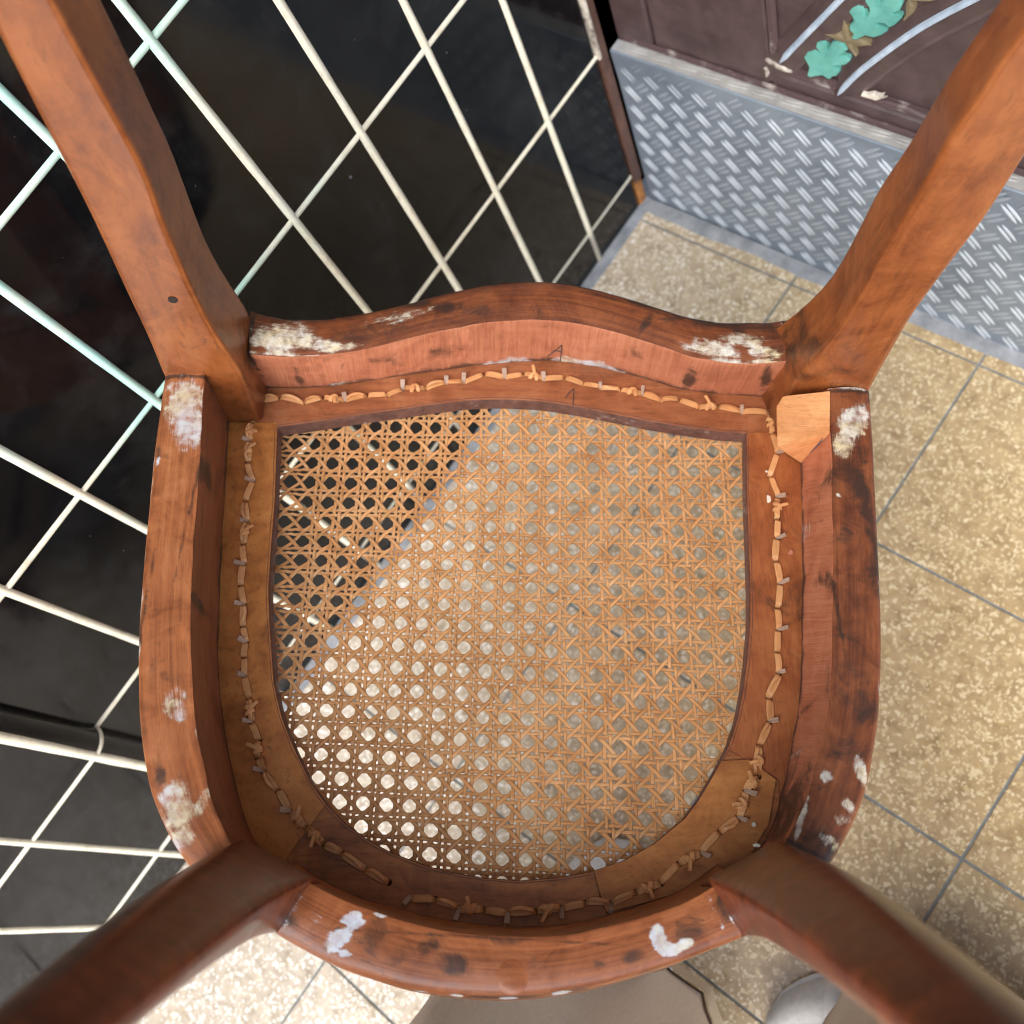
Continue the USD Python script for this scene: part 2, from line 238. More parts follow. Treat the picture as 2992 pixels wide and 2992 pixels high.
plain('rusty_iron', (0.10, 0.04, 0.015), (0.42, 0.17, 0.04), 60, 0.8, 0.5)
plain('grey_plaster', (0.36, 0.35, 0.33), (0.46, 0.45, 0.43), 4, 0.9, 0.2)
plain('beige_cloth', (0.72, 0.60, 0.45), (0.79, 0.67, 0.52), 500, 0.85, 0.3, dist=0.0006)
plain('brown_thread', (0.045, 0.022, 0.010), (0.09, 0.045, 0.02), 80, 0.9, 0.3)
plain('black_rubber', (0.010, 0.010, 0.012), (0.02, 0.02, 0.022), 80, 0.7, 0.2)
plain('white_canvas', (0.62, 0.64, 0.65), (0.74, 0.76, 0.77), 200, 0.75, 0.2, dist=0.0006)
plain('white_rubber', (0.66, 0.68, 0.70), (0.80, 0.82, 0.83), 60, 0.5, 0.1)
plain('skin', (0.40, 0.22, 0.15), (0.48, 0.28, 0.19), 30, 0.5, 0.05)
plain('dark_hole', (0.012, 0.006, 0.004), (0.03, 0.014, 0.008), 80, 0.9, 0.0)
plain('pencil', (0.035, 0.025, 0.025), (0.06, 0.045, 0.04), 300, 0.6, 0.0)
plain('white_paint_chip', (0.66, 0.62, 0.50), (0.80, 0.78, 0.68), 90, 0.6, 0.3)
plain('red_chip', (0.45, 0.17, 0.10), (0.55, 0.24, 0.15), 90, 0.7, 0.2)

# ---------------------------------------------------------------- the room: floor, tiled wall, door with kick plate
DW = -0.5398                      # plane of the tiled wall (x)
YS = 0.5114                       # front of the metal kick plate (y)
ZS = 0.2232                       # its top
YD = 0.5285                       # door plane
rng = np.random.default_rng(7)
floor = structure('floor')
put_tm(floor, 'joint_bed', abox(DW - 0.02, 3.5, -3.5, YS + 0.1, -0.05, -0.0012), 'joint_grey')
GX, GY, PITCH, GAP = 0.0558, 0.2860, 0.2, 0.0024
cells = []
for i in range(-3, 6):
    for j in range(-8, 1):
        x0, y0 = GX + i * PITCH, GY + j * PITCH
        cells.append((x0 + GAP / 2, x0 + PITCH - GAP / 2, y0 + GAP / 2, y0 + PITCH - GAP / 2))
for i in range(-3, 6):
    x0 = GX + i * PITCH
    cells.append((x0 + GAP / 2, x0 + PITCH - GAP / 2, GY + PITCH + GAP / 2, YS - 0.004))
for a, b, c, d in cells:
    h = rng.uniform(-0.0003, 0.0003)
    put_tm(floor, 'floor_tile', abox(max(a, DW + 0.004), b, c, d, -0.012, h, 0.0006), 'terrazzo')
far = []
for i in range(-3, 17):
    for j in range(-18, 1):
        if i < 6 and j >= -8: continue
        x0, y0 = GX + i * PITCH, GY + j * PITCH
        far.append(abox(max(x0 + GAP / 2, DW + .004), x0 + PITCH - GAP / 2, y0 + GAP / 2, y0 + PITCH - GAP / 2, -0.012, rng.uniform(-.0003, .0003)))
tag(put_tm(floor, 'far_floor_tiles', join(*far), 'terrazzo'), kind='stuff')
def fillet(p0, p1, nrm, w, h, seed, n=60):
    """rough strip of mortar along a floor edge"""
    t = np.linspace(0, 1, n)[:, None]; base = np.array(p0) * (1 - t) + np.array(p1) * t; nrm = np.array(nrm, float)
    u = meshkit.fbm(np.hstack([t * 40, t * 0, t * 0]), 3, seed)[:, None]
    rows = [base + (0, 0, h) , base + nrm * w * 0.35 + np.array((0, 0, 1)) * h * (0.5 + 0.4 * u), base + nrm * (w * (0.75 + 0.5 * u)) + np.array((0, 0, 0.0012)), base + nrm * (w * (0.85 + 0.5 * u)) - (0, 0, 0.004)]
    return np.vstack(rows), grid_faces(4, n)
put(floor, 'mortar_fillet', *fillet((DW, YS, 0), (DW, -1.6, 0), (1, 0, 0), 0.010, 0.007, 3, 160), 'grey_mortar')
put(floor, 'mortar_fillet', *fillet((1.3, YS - 0.001, 0), (DW, YS - 0.001, 0), (0, -1, 0), 0.012, 0.006, 5, 160), 'grey_mortar')

wall = thing('tiled_wall', 'black glazed tile wall with raised cream grout lines left of the chair', 'wall', loc=(0, 0, 0))
YV0, DYV, Z1, DZV = 0.4201, 0.08190, 0.0564, 0.1709
vy = [YV0 - k * DYV for k in range(9)]                  # joints of the plain stretch; last one is the inner corner
YEND = 0.4975
YP = vy[8] + 0.004                                      # pilaster begins
QP = 0.0165                                             # how far it stands out
py_ = [YP - 0.0185 - k * 0.0825 for k in range(8)]
zz_ = [0.0] + [Z1 + k * DZV for k in range(14)]
put_tm(wall, 'wall_backing', join(abox(DW - 0.2, DW - 0.0075, YP - .0, YEND, 0, 2.28), abox(DW - 0.2, DW + QP - 0.0075, -2.4, YP - 0.012, 0, 2.28)), 'grey_mortar')
tops = []
def tile(x, y0, y1, z0, z1, near):
    t = abox(x - 0.007, x + rng.uniform(-.0003, .0003), y0 + .002, y1 - .002, z0 + .002, z1 - .002, 0.0008)
    if near: put_tm(wall, 'wall_tile', t, 'black_tile', smooth=20)
    else: tops.append(t)
cols = [(vy[0], YEND)] + [(vy[k + 1], vy[k]) for k in range(8)]
for zi in range(len(zz_) - 1):
    for (a, b) in cols:
        tile(DW, a, b, zz_[zi], zz_[zi + 1], zi < 8)
    for k in range(7):
        tile(DW + QP, py_[k + 1], py_[k], zz_[zi], zz_[zi + 1], zi < 8)
for zi in range(len(zz_) - 1):                          # far stretch of the pilaster in wide rows
    tops.append(abox(DW + QP - .007, DW + QP, -2.41, py_[7] - .002, zz_[zi] + .002, zz_[zi + 1] - .002))
tag(put_tm(wall, 'upper_wall_tiles', join(*tops), 'black_tile'), kind='stuff')
# rounded corner tile of the pilaster, one per course
for zi in range(8):
    n = 12; th = np.linspace(0, math.pi / 2, n)
    yc = py_[0] + 0.001; rr = QP
    prof = [(DW - .004, yc + rr)] + [(DW + rr * math.sin(t), yc + rr * math.cos(t)) for t in th]
    V = [(x, y, z) for z in (zz_[zi] + .0012, zz_[zi + 1] - .0012) for x, y in prof]
    put(wall, 'corner_tile', V, grid_faces(2, len(prof)), 'black_tile')
def grout(p0, p1, side, out, w, h, name, parent, seed):
    """half-round raised grout line from p0 to p1; side and out are unit vectors"""
    p0, p1, side, out = map(lambda q: np.array(q, float), (p0, p1, side, out))
    n = max(3, int(np.linalg.norm(p1 - p0) / 0.012)); t = np.linspace(0, 1, n)[:, None]
    c = p0 * (1 - t) + p1 * t
    u = meshkit.fbm(c * 25 + seed, 3, seed)[:, None]
    ww = w * (0.85 + 0.3 * u)
    rows = []
    for a in np.linspace(0, math.pi, 7):
        rows.append(c + side * ww * math.cos(a) * 0.5 + out * (h * math.sin(a) ** 0.8 - 0.0012))
    V = np.vstack(rows)
    y, z = V[:, 1], V[:, 2]
    teal = np.clip((z - 0.42) / 0.25, 0, 1) * np.clip((0.40 - y) / 0.12, 0, 1) * 0.24 + 0.28 * np.exp(-((y - .02) / .2) ** 2) * np.clip((z - .2) / .2, 0, 1)
    dirt = np.clip((0.062 - z) / 0.012, 0, 1) * 0.75 * np.clip((y + 0.15) / 0.2, 0, 1)
    return put(parent, name, V, grid_faces(7, n), 'cream_grout', {'teal': teal, 'dirt': dirt})
for k in range(0, 8): grout((DW, vy[k], 0), (DW, vy[k], 2.2), (0, 1, 0), (1, 0, 0), 0.0072, 0.0034, 'vertical_grout', wall, k)
grout((DW - .001, vy[8] + .0005, 0), (DW - .001, vy[8] + .0005, 2.2), (0, 1, 0), (1, 0, 0), 0.0048, 0.0030, 'vertical_grout', wall, 9)
for k in range(0, 7): grout((DW + QP, py_[k], 0), (DW + QP, py_[k], 2.2), (0, 1, 0), (1, 0, 0), 0.0088 if k == 0 else 0.0068, 0.0034, 'vertical_grout', wall, 20 + k)
for zi in range(1, 13):
    w = 0.0034 if zi == 1 else 0.0060
    grout((DW, YEND, zz_[zi]), (DW, vy[8], zz_[zi]), (0, 0, 1), (1, 0, 0), w, 0.0024, 'course_grout', wall, 40 + zi)
    grout((DW + QP, py_[0], zz_[zi]), (DW + QP, py_[6], zz_[zi]), (0, 0, 1), (1, 0, 0), 0.0058, 0.0026, 'course_grout', wall, 60 + zi)
    th = np.linspace(0.1, math.pi / 2, 10); yc = py_[0] + .001
    V = np.vstack([np.array([(DW + (QP + e) * math.sin(t), yc + (QP + e) * math.cos(t), zz_[zi] + s) for t in th]) for s, e in ((-.002, 0.0002), (-.0012, .0014), (.0012, .0014), (.002, .0002))])
    put(wall, 'course_grout', V, grid_faces(4, 10), 'cream_grout')

door = thing('painted_door', 'dark brown carved door with teal leaves above the metal kick plate', 'door', loc=(0, 0, 0))
C0 = np.array([0, 0, CAM_H])
def wray(u, v): return R @ np.array([(u - 1496) / 2992.5, -(v - 1496) / 2992.5, -1.0])
def on_y(u, v, y=YD):
    d = wray(u, v); q = C0 + d * y / d[1]; return q[0], q[2]
def on_z(u, v, z=0.0):
    d = wray(u, v); return C0 + d * (z - CAM_H) / d[2]
DX0 = DW + 0.0005
sx0 = on_y(2240, 120)[0]                                  # right edge of the left stile
zb = on_y(2400, 270)[1] + 0.004                           # top of the bottom rail
put_tm(door, 'recessed_panel', abox(DX0, 0.75, YD + .0050, YD + .04, 0.02, 2.1), 'brown_door_paint')
g0 = on_y(1905, 100)[0]
put_tm(door, 'stile', abox(DX0 + .002, g0 - .0012, YD - .002, YD + .0048, 0.19, 2.1, .0015), 'brown_door_paint')
put_tm(door, 'stile', abox(g0 + .0012, sx0, YD, YD + .0048, 0.19, 2.1, .0015), 'brown_door_paint')
put_tm(door, 'bottom_rail', abox(sx0 + .001, 0.75, YD, YD + .0048, 0.19, zb, .002), 'brown_door_paint')
put_tm(door, 'weather_strip', abox(DX0 + .01, 0.75, YD - .0032, YD - .0002, ZS - .02, ZS + .006, .002), 'chipped_door_paint')
put_tm(door, 'corner_moulding', abox(sx0 + .001, sx0 + .009, YD + .0005, YD + .0048, zb + .001, 2.1, .003), 'chipped_door_paint')
put_tm(door, 'bottom_moulding', abox(sx0 + .010, 0.75, YD + .0012, YD + .0048, zb + .001, zb + .011, .003), 'chipped_door_paint')
def door_bar(pts, w, d0, d1, name, mt, n=40, taper=True):
    """raised bar along a curve on the door plane (pixel-measured points turned into x, z of the door)"""
    q = np.array([on_y(*p) for p in pts]); s = np.r_[0, np.cumsum(np.linalg.norm(np.diff(q, axis=0), axis=1))]
    t = np.linspace(0, s[-1], n); c = np.stack([PchipInterpolator(s, q[:, k])(t) for k in (0, 1)], 1)
    tg = np.gradient(c, axis=0); tg /= np.linalg.norm(tg, axis=1, keepdims=True); nn = np.stack([-tg[:, 1], tg[:, 0]], 1)
    ww = w * (np.clip(np.minimum(t, s[-1] - t) / (w * 1.2), 0.35, 1) if taper else np.ones(n))[:, None]
    rows = []
    for a in np.linspace(0, math.pi, 7):
        r2 = c + nn * ww * math.cos(a) * .5; rows.append(np.stack([r2[:, 0], np.full(n, d0 - (d0 - d1) * math.sin(a) ** .6), r2[:, 1]], 1))
    return put(door, name, np.vstack(rows), grid_faces(7, n), mt)
door_bar([(2225, 250), (2330, 140), (2454, 20), (2560, -70), (2800, -260)], .030, YD + .0050, YD - .0005, 'carved_band', 'brown_door_paint')
door_bar([(2430, 300), (2569, 175), (2692, 92), (2836, 14), (3100, -110)], .030, YD + .0050, YD - .0005, 'carved_band', 'brown_door_paint')
door_bar([(2284, 176), (2340, 116), (2400, 55), (2454, 0), (2600, -140)], .0052, YD + .001, YD - .0035, 'pale_blue_line', 'pale_blue_paint')
door_bar([(2454, 269), (2505, 215), (2569, 164), (2692, 78), (2836, 0), (3050, -100)], .0052, YD + .001, YD - .0035, 'pale_blue_line', 'pale_blue_paint')
door_bar([(2410, 100), (2460, 118), (2545, 132)], .008, YD + .005, YD - .0002, 'olive_twig', 'olive_paint')
door_bar([(2465, 60), (2470, 110), (2500, 165)], .007, YD + .005, YD - .0002, 'olive_twig', 'olive_paint')
door_bar([(2650, -10), (2655, 30), (2640, 60)], .007, YD + .005, YD - .0002, 'olive_twig', 'olive_paint')
door_bar([(2660, 2), (2700, -4), (2760, -30)], .010, YD + .005, YD - .0002, 'olive_twig', 'olive_paint')
door_bar([(2232, 150), (2290, 80), (2365, 0), (2420, -70)], .006, YD + .0052, YD + .006, 'grey_line', 'chipped_door_paint')
door_bar([(2700, 148), (2745, 168), (2800, 190), (2900, 240)], .006, YD + .0052, YD + .006, 'cream_split', 'worn_cream_wood')
door_bar([(2570, 240), (2630, 212), (2675, 178)], .008, YD + .0052, YD + .008, 'grey_line', 'chipped_door_paint')
door_bar([(2720, 128), (2800, 100), (2865, 50)], .008, YD + .0052, YD + .008, 'grey_line', 'chipped_door_paint')
door_bar([(2522, 272), (2550, 278), (2590, 276)], .010, YD + .001, YD - .003, 'cream_split', 'worn_cream_wood')
door_bar([(2540, 292), (2640, 318), (2720, 352), (2850, 400)], .006, YD + .001, YD - .002, 'cream_split', 'chipped_door_paint')
door_bar([(2238, 172), (2262, 186), (2280, 196), (2315, 208)], .006, YD + .001, YD - .002, 'cream_split', 'worn_cream_wood')
door_bar([(2236, 195), (2243, 210), (2240, 222)], .007, YD + .001, YD - .002, 'cream_split', 'worn_cream_wood')
LEAF1 = [(385,540),(400,480),(380,440),(360,405),(385,365),(430,355),(455,370),(470,395),(478,380),(445,330),(455,295),(490,285),(520,300),(525,340),(530,365),(550,320),(580,300),(625,305),(655,330),(665,365),(640,385),(610,400),(680,415),(685,440),(655,465),(600,470),(560,480),(605,490),(612,520),(590,545),(560,550),(545,570),(520,555),(500,540),(450,545),(410,553)]
LEAF2 = [(700,280),(715,240),(685,210),(690,180),(720,150),(700,110),(680,80),(700,50),(750,25),(785,45),(790,85),(800,120),(830,90),(825,50),(795,10),(800,-40),(880,-60),(900,0),(905,30),(930,-10),(980,-60),(1040,-40),(1055,40),(1040,80),(990,100),(1050,115),(1055,135),(1010,180),(970,200),(940,170),(880,165),(880,185),(945,205),(950,230),(910,255),(860,270),(800,255),(770,270),(740,285)]
for lf in (LEAF1, LEAF2):
    pg = Polygon([on_y(2200 + a * .41, b * .41) for a, b in lf]).buffer(0).buffer(.0002).buffer(-.0004).buffer(.0002)
    a_ = trimesh.creation.extrude_polygon(pg, 0.0040, engine='earcut')
    b_ = trimesh.creation.extrude_polygon(pg.buffer(-.0009), 0.0052, engine='earcut')
    for t in (a_, b_):
        v = t.vertices.copy(); t.vertices = np.stack([v[:, 0], YD + .0048 - v[:, 2], v[:, 1]], 1); t.invert()
    put_tm(door, 'carved_leaf', join(a_, b_), 'teal_paint', smooth=30)
# door frame (jamb) between tiles and kick plate
jamb = thing('door_jamb', 'narrow brown wooden door jamb with chipped edge beside the black tiles', 'door frame', loc=(0, 0, 0))
put_tm(jamb, 'jamb_post', abox(DW - .06, DW + .003, YEND + .0015, YS - .0008, 0.044, 2.1, .0012), 'brown_jamb_wood')
put_tm(jamb, 'chipped_edge', abox(DW - .01, DW + .0045, YEND - .001, YEND + .0032, 0.225, 2.1, .0008), 'worn_cream_wood')
put_tm(jamb, 'rusty_foot', abox(DW - .06, DW + .001, YEND + .0015, YS - .001, 0.0, 0.0405, .001), 'rusty_iron')
# kick plate
plate = thing('kick_plate', 'grey embossed metal tread plate along the foot of the brown door', 'kick plate', loc=(0, 0, 0))
n = 8; th = np.linspace(0, math.pi / 2, n); rb = .0016
prof = [(YS, 0.003)] + [(YS, z) for z in np.linspace(.03, ZS - rb, 6)] + [(YS + rb - rb * math.cos(t), ZS - rb + rb * math.sin(t)) for t in th[1:]] + [(YD - .0034, ZS)]
xs = np.linspace(DW + .0045, 1.2, 140)
V = np.array([(x, y + 0.0012 * math.sin(x * 9) * (z < ZS - rb), z) for y, z in prof for x in xs])
nf = 6 + 1
put(plate, 'plate_face', V[:len(xs) * (len(prof) - 1)], grid_faces(len(prof) - 1, len(xs)), 'tread_metal')
put(plate, 'plate_top', V[len(xs) * (len(prof) - 2):] + np.array((0, 0, 0.0002)), grid_faces(2, len(xs)), 'dusty_tread_top')
def lug(cx, cz, ang, on_top=False):
    ms = []
    for off in (-.0026, .0026):
        k = 5; t = np.linspace(-1, 1, k); L, w, h = .0116, .0020, .0014
        rows = []
        for s, hh in ((-1, 0), (0, h), (1, 0)):
            wv = w * np.sqrt(np.clip(1 - t ** 2, 0, 1)) * s
            rows.append(np.stack([t * L, wv + off, np.full(k, hh) * np.sqrt(np.clip(1 - t ** 4, 0, 1))], 1))
        ms.append(np.vstack(rows))
    ca, sa = math.cos(ang), math.sin(ang)
    V_, F_ = [], []
    for i, r in enumerate(ms):
        a, b = r[:, 0] * ca - r[:, 1] * sa, r[:, 0] * sa + r[:, 1] * ca
        V_.append(np.stack([cx + a, YS + 0.0012 * math.sin(cx * 9) + .0002 - r[:, 2], cz + b], 1) if not on_top else np.stack([cx + a, cz + b * .6, ZS + .0004 + r[:, 2]], 1)); F_.append(grid_faces(3, 5) + 15 * i)
    return np.vstack(V_), np.vstack(F_)
PL = 0.0262
lugs = []
for i in range(0, 46):
    for j in range(0, 9):
        for a, (ox, oz) in ((-math.radians(48), (0, 0)), (math.radians(42), (.5, .5))):
            cx = DW + .018 + (i + ox) * PL; cz = .014 + (j + oz) * PL
            if cz < ZS - .010: lugs.append((cx, cz, a))
lugs.sort(key=lambda q: q[0])
for q in lugs[:300]: put(plate, 'raised_lug', *lug(*q), 'worn_tread_metal' if q[2] < 0 else 'soft_tread_metal')
rest = [lug(*q) for q in lugs[300:]]
tag(put(plate, 'farther_lugs', np.vstack([v for v, f in rest]), np.vstack([f + 30 * i for i, (v, f) in enumerate(rest)]), 'tread_metal'), kind='stuff')
for i in range(36): put(plate, 'top_lug', *lug(DW + .03 + i * PL, YS + .009, .1, True), 'dusty_tread_top')
# unseen porch roof added to shade the door side; upper wall over the entrance
porch = thing('entrance_porch', 'unseen plastered porch roof added to shade the doorway', 'porch', loc=(0, 0, 0))
put_tm(porch, 'roof_slab', abox(DW - .2, 3.5, 0.0, 0.75, 2.30, 2.45), 'grey_plaster')
put_tm(porch, 'lintel_wall', abox(DW - .2, 3.5, YD + .05, YD + .2, 2.1, 2.299), 'grey_plaster')
put_tm(porch, 'side_wall', abox(0.76, 1.4, YS + .03, YD + .2, 0.0, 2.099), 'brown_jamb_wood')
# ---------------------------------------------------------------- the chair, upside down; local z is the way its legs point
EX = np.array([0.76762052, 0.57352766, -0.28605029]); EY = np.array([-0.61816545, 0.78038356, -0.09419648]); EN = np.array([0.16920465, 0.24913356, 0.95357341])
O_W = C0 + R @ np.array([0, 0, -0.60])
MC = np.eye(4); MC[0, :3], MC[1, :3], MC[2, :3], MC[3, :3] = EX, EY, EN, O_W
chair = thing('upturned_chair', 'upturned brown wooden chair with woven cane seat and curved legs pointing up', 'chair', matrix=MC)
B = np.stack([EX, EY, EN])
CL = B @ (C0 - O_W)                                       # eye in chair coordinates, only used to read the measured outlines
def ldir(u, v): return B @ wray(u * 1.54865, v * 1.54865)
def P(u, v, z):
    d = ldir(u, v); return CL + d * (z - CL[2]) / d[2]
def Py(u, v, y):
    d = ldir(u, v); return CL + d * (y - CL[1]) / d[1]
def row_of(q):                                            # measured row of a chair point (inverse of P)
    c = R.T @ (B.T @ np.asarray(q) + O_W - C0); return (1496 + 2992.5 * c[0] / -c[2]) / 1.54865, (1496 - 2992.5 * c[1] / -c[2]) / 1.54865
ZF = -0.058                                               # underside of the seat frame
ZC = -0.0703                                              # cane
def curve(pts, z, n, smooth=0):
    q = np.array([P(u, v, z) for u, v in pts]); s = np.r_[0, np.cumsum(np.linalg.norm(np.diff(q[:, :2], axis=0), axis=1))]; t = np.linspace(0, s[-1], n)
    r = np.stack([PchipInterpolator(s, q[:, k])(t) for k in range(3)], 1)
    for _ in range(3): r[1:-1] = (r[:-2] + 2 * r[1:-1] + r[2:]) / 4
    return r
A_F = [(473,581),(510,592),(554,598),(600,598),(646,593),(700,583),(746,573),(813,556),(880,540),(947,529),(997,526),(1047,528),(1114,539),(1164,552),(1214,567),(1291,591),(1330,599),(1370,604),(1436,604),(1487,598)]
B_F = [(471,667),(538,673),(605,670),(671,663),(710,654),(780,636),(846,622),(900,611),(947,606),(1000,604),(1047,606),(1100,613),(1147,623),(1197,637),(1250,655),(1316,675),(1380,685),(1440,685),(1483,681)]
C_F = [(494,732),(554,732),(610,729),(646,725),(700,718),(746,711),(813,701),(880,692),(930,686),(980,682),(1030,680),(1090,686),(1147,696),(1214,713),(1291,735),(1370,744),(1452,748)]
A_L = [(308,703),(298,770),(289,836),(279,936),(269,1040),(262,1124),(257,1214),(257,1286),(259,1353),(266,1420),(279,1487),(297,1537),(321,1587),(364,1647),(420,1705)]
B_L = [(388,703),(383,770),(378,853),(371,963),(364,1047),(361,1110),(361,1214),(364,1291),(368,1353),(378,1413),(391,1473),(408,1530),(433,1587),(470,1640)]
C_L = [(437,740),(434,773),(429,846),(423,946),(418,1047),(414,1147),(412,1240),(413,1281),(419,1336),(431,1420),(448,1493),(478,1580),(512,1630)]
A_R = [(1644,733),(1650,813),(1655,913),(1660,1013),(1664,1097),(1667,1180),(1667,1240),(1665,1291),(1662,1353),(1655,1403),(1645,1460),(1630,1513),(1610,1560),(1587,1603),(1560,1645),(1520,1695)]
B_R = [(1560,733),(1565,800),(1568,863),(1570,980),(1571,1080),(1571,1147),(1569,1230),(1567,1291),(1562,1330),(1553,1385),(1540,1440),(1527,1493),(1507,1540),(1483,1583),(1450,1630)]
C_R = [(1505,755),(1508,820),(1510,873),(1513,980),(1513,1147),(1512,1220),(1510,1291),(1505,1340),(1497,1392),(1483,1463),(1466,1527),(1450,1573),(1410,1625)]
A_B = [(470,1728),(518,1761),(580,1797),(646,1829),(700,1847),(746,1861),(800,1871),(846,1877),(900,1882),(947,1883),(1013,1879),(1060,1873),(1114,1864),(1164,1851),(1214,1837),(1291,1812),(1353,1787),(1405,1767),(1450,1745)]
B_B = [(540,1640),(568,1657),(610,1678),(646,1695),(709,1720),(779,1742),(830,1753),(880,1761),(930,1765),(980,1767),(1030,1767),(1070,1763),(1114,1754),(1164,1743),(1214,1730),(1291,1703),(1346,1670),(1380,1648)]
C_B = [(560,1630),(598,1653),(646,1678),(700,1700),(746,1713),(813,1730),(880,1741),(930,1746),(980,1748),(1030,1747),(1080,1741),(1130,1731),(1180,1717),(1240,1697),(1291,1675),(1322,1652),(1350,1632)]
def field(V, blobs):
    """stain or paint patches that lie on the wood, each an ellipse in chair coordinates"""
    f = np.zeros(len(V))
    for b in blobs:
        u, v, ru, rv, rot = b[:5]; s = b[5] if len(b) > 5 else 1.0; z = b[6] if len(b) > 6 else 0.0
        c = P(u, v, z); k = np.linalg.norm(P(u + 10, v, z) - c) / 10; a = math.radians(rot)
        d = V - c; x, y = d[:, 0], -d[:, 1]
        xr, yr = x * math.cos(a) + y * math.sin(a), -x * math.sin(a) + y * math.cos(a)
        q = np.sqrt((xr / (ru * k)) ** 2 + (yr / (rv * k)) ** 2 + (d[:, 2] / .03) ** 2)
        f = np.maximum(f, s * np.clip(1.25 * np.exp(-(q * .80) ** 2), 0, 1))
    return f
def outline_wobble(a, amp, seed, sc=60):
    k = meshkit.fbm(a * sc + seed, 4, seed) - .5
    t = np.gradient(a[:, :2], axis=0); t /= np.linalg.norm(t, axis=1, keepdims=True)
    r = a.copy(); r[:, 0] += -t[:, 1] * k * amp; r[:, 1] += t[:, 0] * k * amp
    return r
def rail(name, A, Bq, Cq, n, mat_out, mat_in, paint, stain, crown=0.0, label=None, inner_name='inner_face', seed=1, mid=14):
    a, b, c = curve(A, 0, n), curve(Bq, 0, n), curve(Cq, ZF + .0003, n)
    b = outline_wobble(b, .0016, seed)
    c = outline_wobble(c, .0018, seed + 5)
    ab = b - a; L = np.linalg.norm(ab, axis=1, keepdims=True); u = ab / L
    dn = np.array((0, 0, 1.0))
    out = [a + dn * (ZF + .0003), a - dn * .03, a - dn * .0065, a - dn * .0035 + u * .0004, a - dn * .0012 + u * .0016, a + u * .004]
    for t in np.linspace(0.12, 0.94, mid):
        out.append(a + u * (.004 + (L - .0055) * t) + dn * crown * math.sin(math.pi * t))
    out += [b - u * .0012, b - dn * .0004 - u * .0003]
    V = np.vstack(out); nr = len(out)
    V[:, 2] += (meshkit.fbm(V * 45, 3, seed) - .5) * .0012 * (V[:, 2] > -.01)
    s = np.r_[0, np.cumsum(np.linalg.norm(np.diff(a, axis=0), axis=1))]; s2 = np.tile(s, nr); w = np.concatenate([np.full(n, i * .003) for i in range(nr)])
    g = np.stack([s2, w, w * 0 + seed * .37], 1)
    p = put(chair, name, V, grid_faces(nr, n)[:, ::-1], mat_out, {'gcoord': g, 'paint': field(V, paint), 'stain': field(V, stain)})
    if label: tag(p, label)
    inn = [b - dn * .0004 - u * .0003, b - dn * .0020]
    for t in np.linspace(.08, 1, 12): inn.append((b - dn * .0020) * (1 - t) + c * t)
    V = np.vstack(inn); nr = len(inn); V[n:, 2] += 0; s2 = np.tile(s, nr); w = np.concatenate([np.full(n, i * .005) for i in range(nr)])
    V[2 * n:-n, :2] += ((meshkit.fbm(V[2 * n:-n] * 120, 2, seed + 2) - .5) * .0010)[:, None]
    stb = [q for q in stain]
    # grime where the rail meets the seat frame
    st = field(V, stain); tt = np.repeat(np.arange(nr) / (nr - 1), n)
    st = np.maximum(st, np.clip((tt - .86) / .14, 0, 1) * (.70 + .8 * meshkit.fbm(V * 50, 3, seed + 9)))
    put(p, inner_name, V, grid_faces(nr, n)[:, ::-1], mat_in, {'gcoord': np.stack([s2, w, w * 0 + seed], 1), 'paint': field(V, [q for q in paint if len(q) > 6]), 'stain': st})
    return p
rail('front_rail', A_F, B_F, C_F, 260, 'stained_rail_wood', 'raw_sawn_wood',
     [(540,640,62,26,8,1.0),(520,650,45,20,10,1.05),(610,655,46,13,4,.95),(660,655,32,9,-10,.75),(560,615,40,14,12,.7),(700,612,32,10,-20,.62),(760,600,46,16,-20,.72),(795,590,30,10,-18,.66),(1345,660,56,16,12,1.0),(1400,645,44,15,4,.95),(1440,668,36,12,4,.95),(1310,655,24,8,10,.9),(1478,640,5,40,0,.85),(1450,684,40,3.5,2,1.1),(940,685,70,3.5,-4,.95,ZF),(1105,690,90,3.5,12,1.0,ZF),(1230,716,40,3.5,18,.95,ZF),(640,728,40,3,-5,.8,ZF),(1380,683,40,3.5,10,1.1),(620,672,60,3,0,1.0),(520,667,50,4,5,1.05)],
     [(475,625,4,60,0,1.3),(1485,645,4,60,0,1.3),(760,565,200,4,-14,.9),(1240,580,200,4,14,.9),(560,600,60,10,5,.8),(640,600,80,10,-5,.7),(790,575,22,10,-20,1.0),(840,585,22,14,0,.9),(905,590,30,10,0,.8),(700,625,70,22,-15,.75),(1245,570,60,12,18,.8),(1300,605,90,22,15,.7),(1220,610,10,26,30,1.0),(1420,615,60,18,4,.85),(1090,540,60,8,10,.6),(900,548,70,8,-10,.6),(780,742,40,5,-20,.9,ZF),(830,700,30,5,-15,.8,-.05),(1300,715,10,22,15,1.0,-.04),(1440,725,8,28,35,1.0,-.03),(560,700,8,18,-20,.9,-.03)], crown=.0025, seed=1,
     label='scalloped front rail with scraped cream paint at both ends')
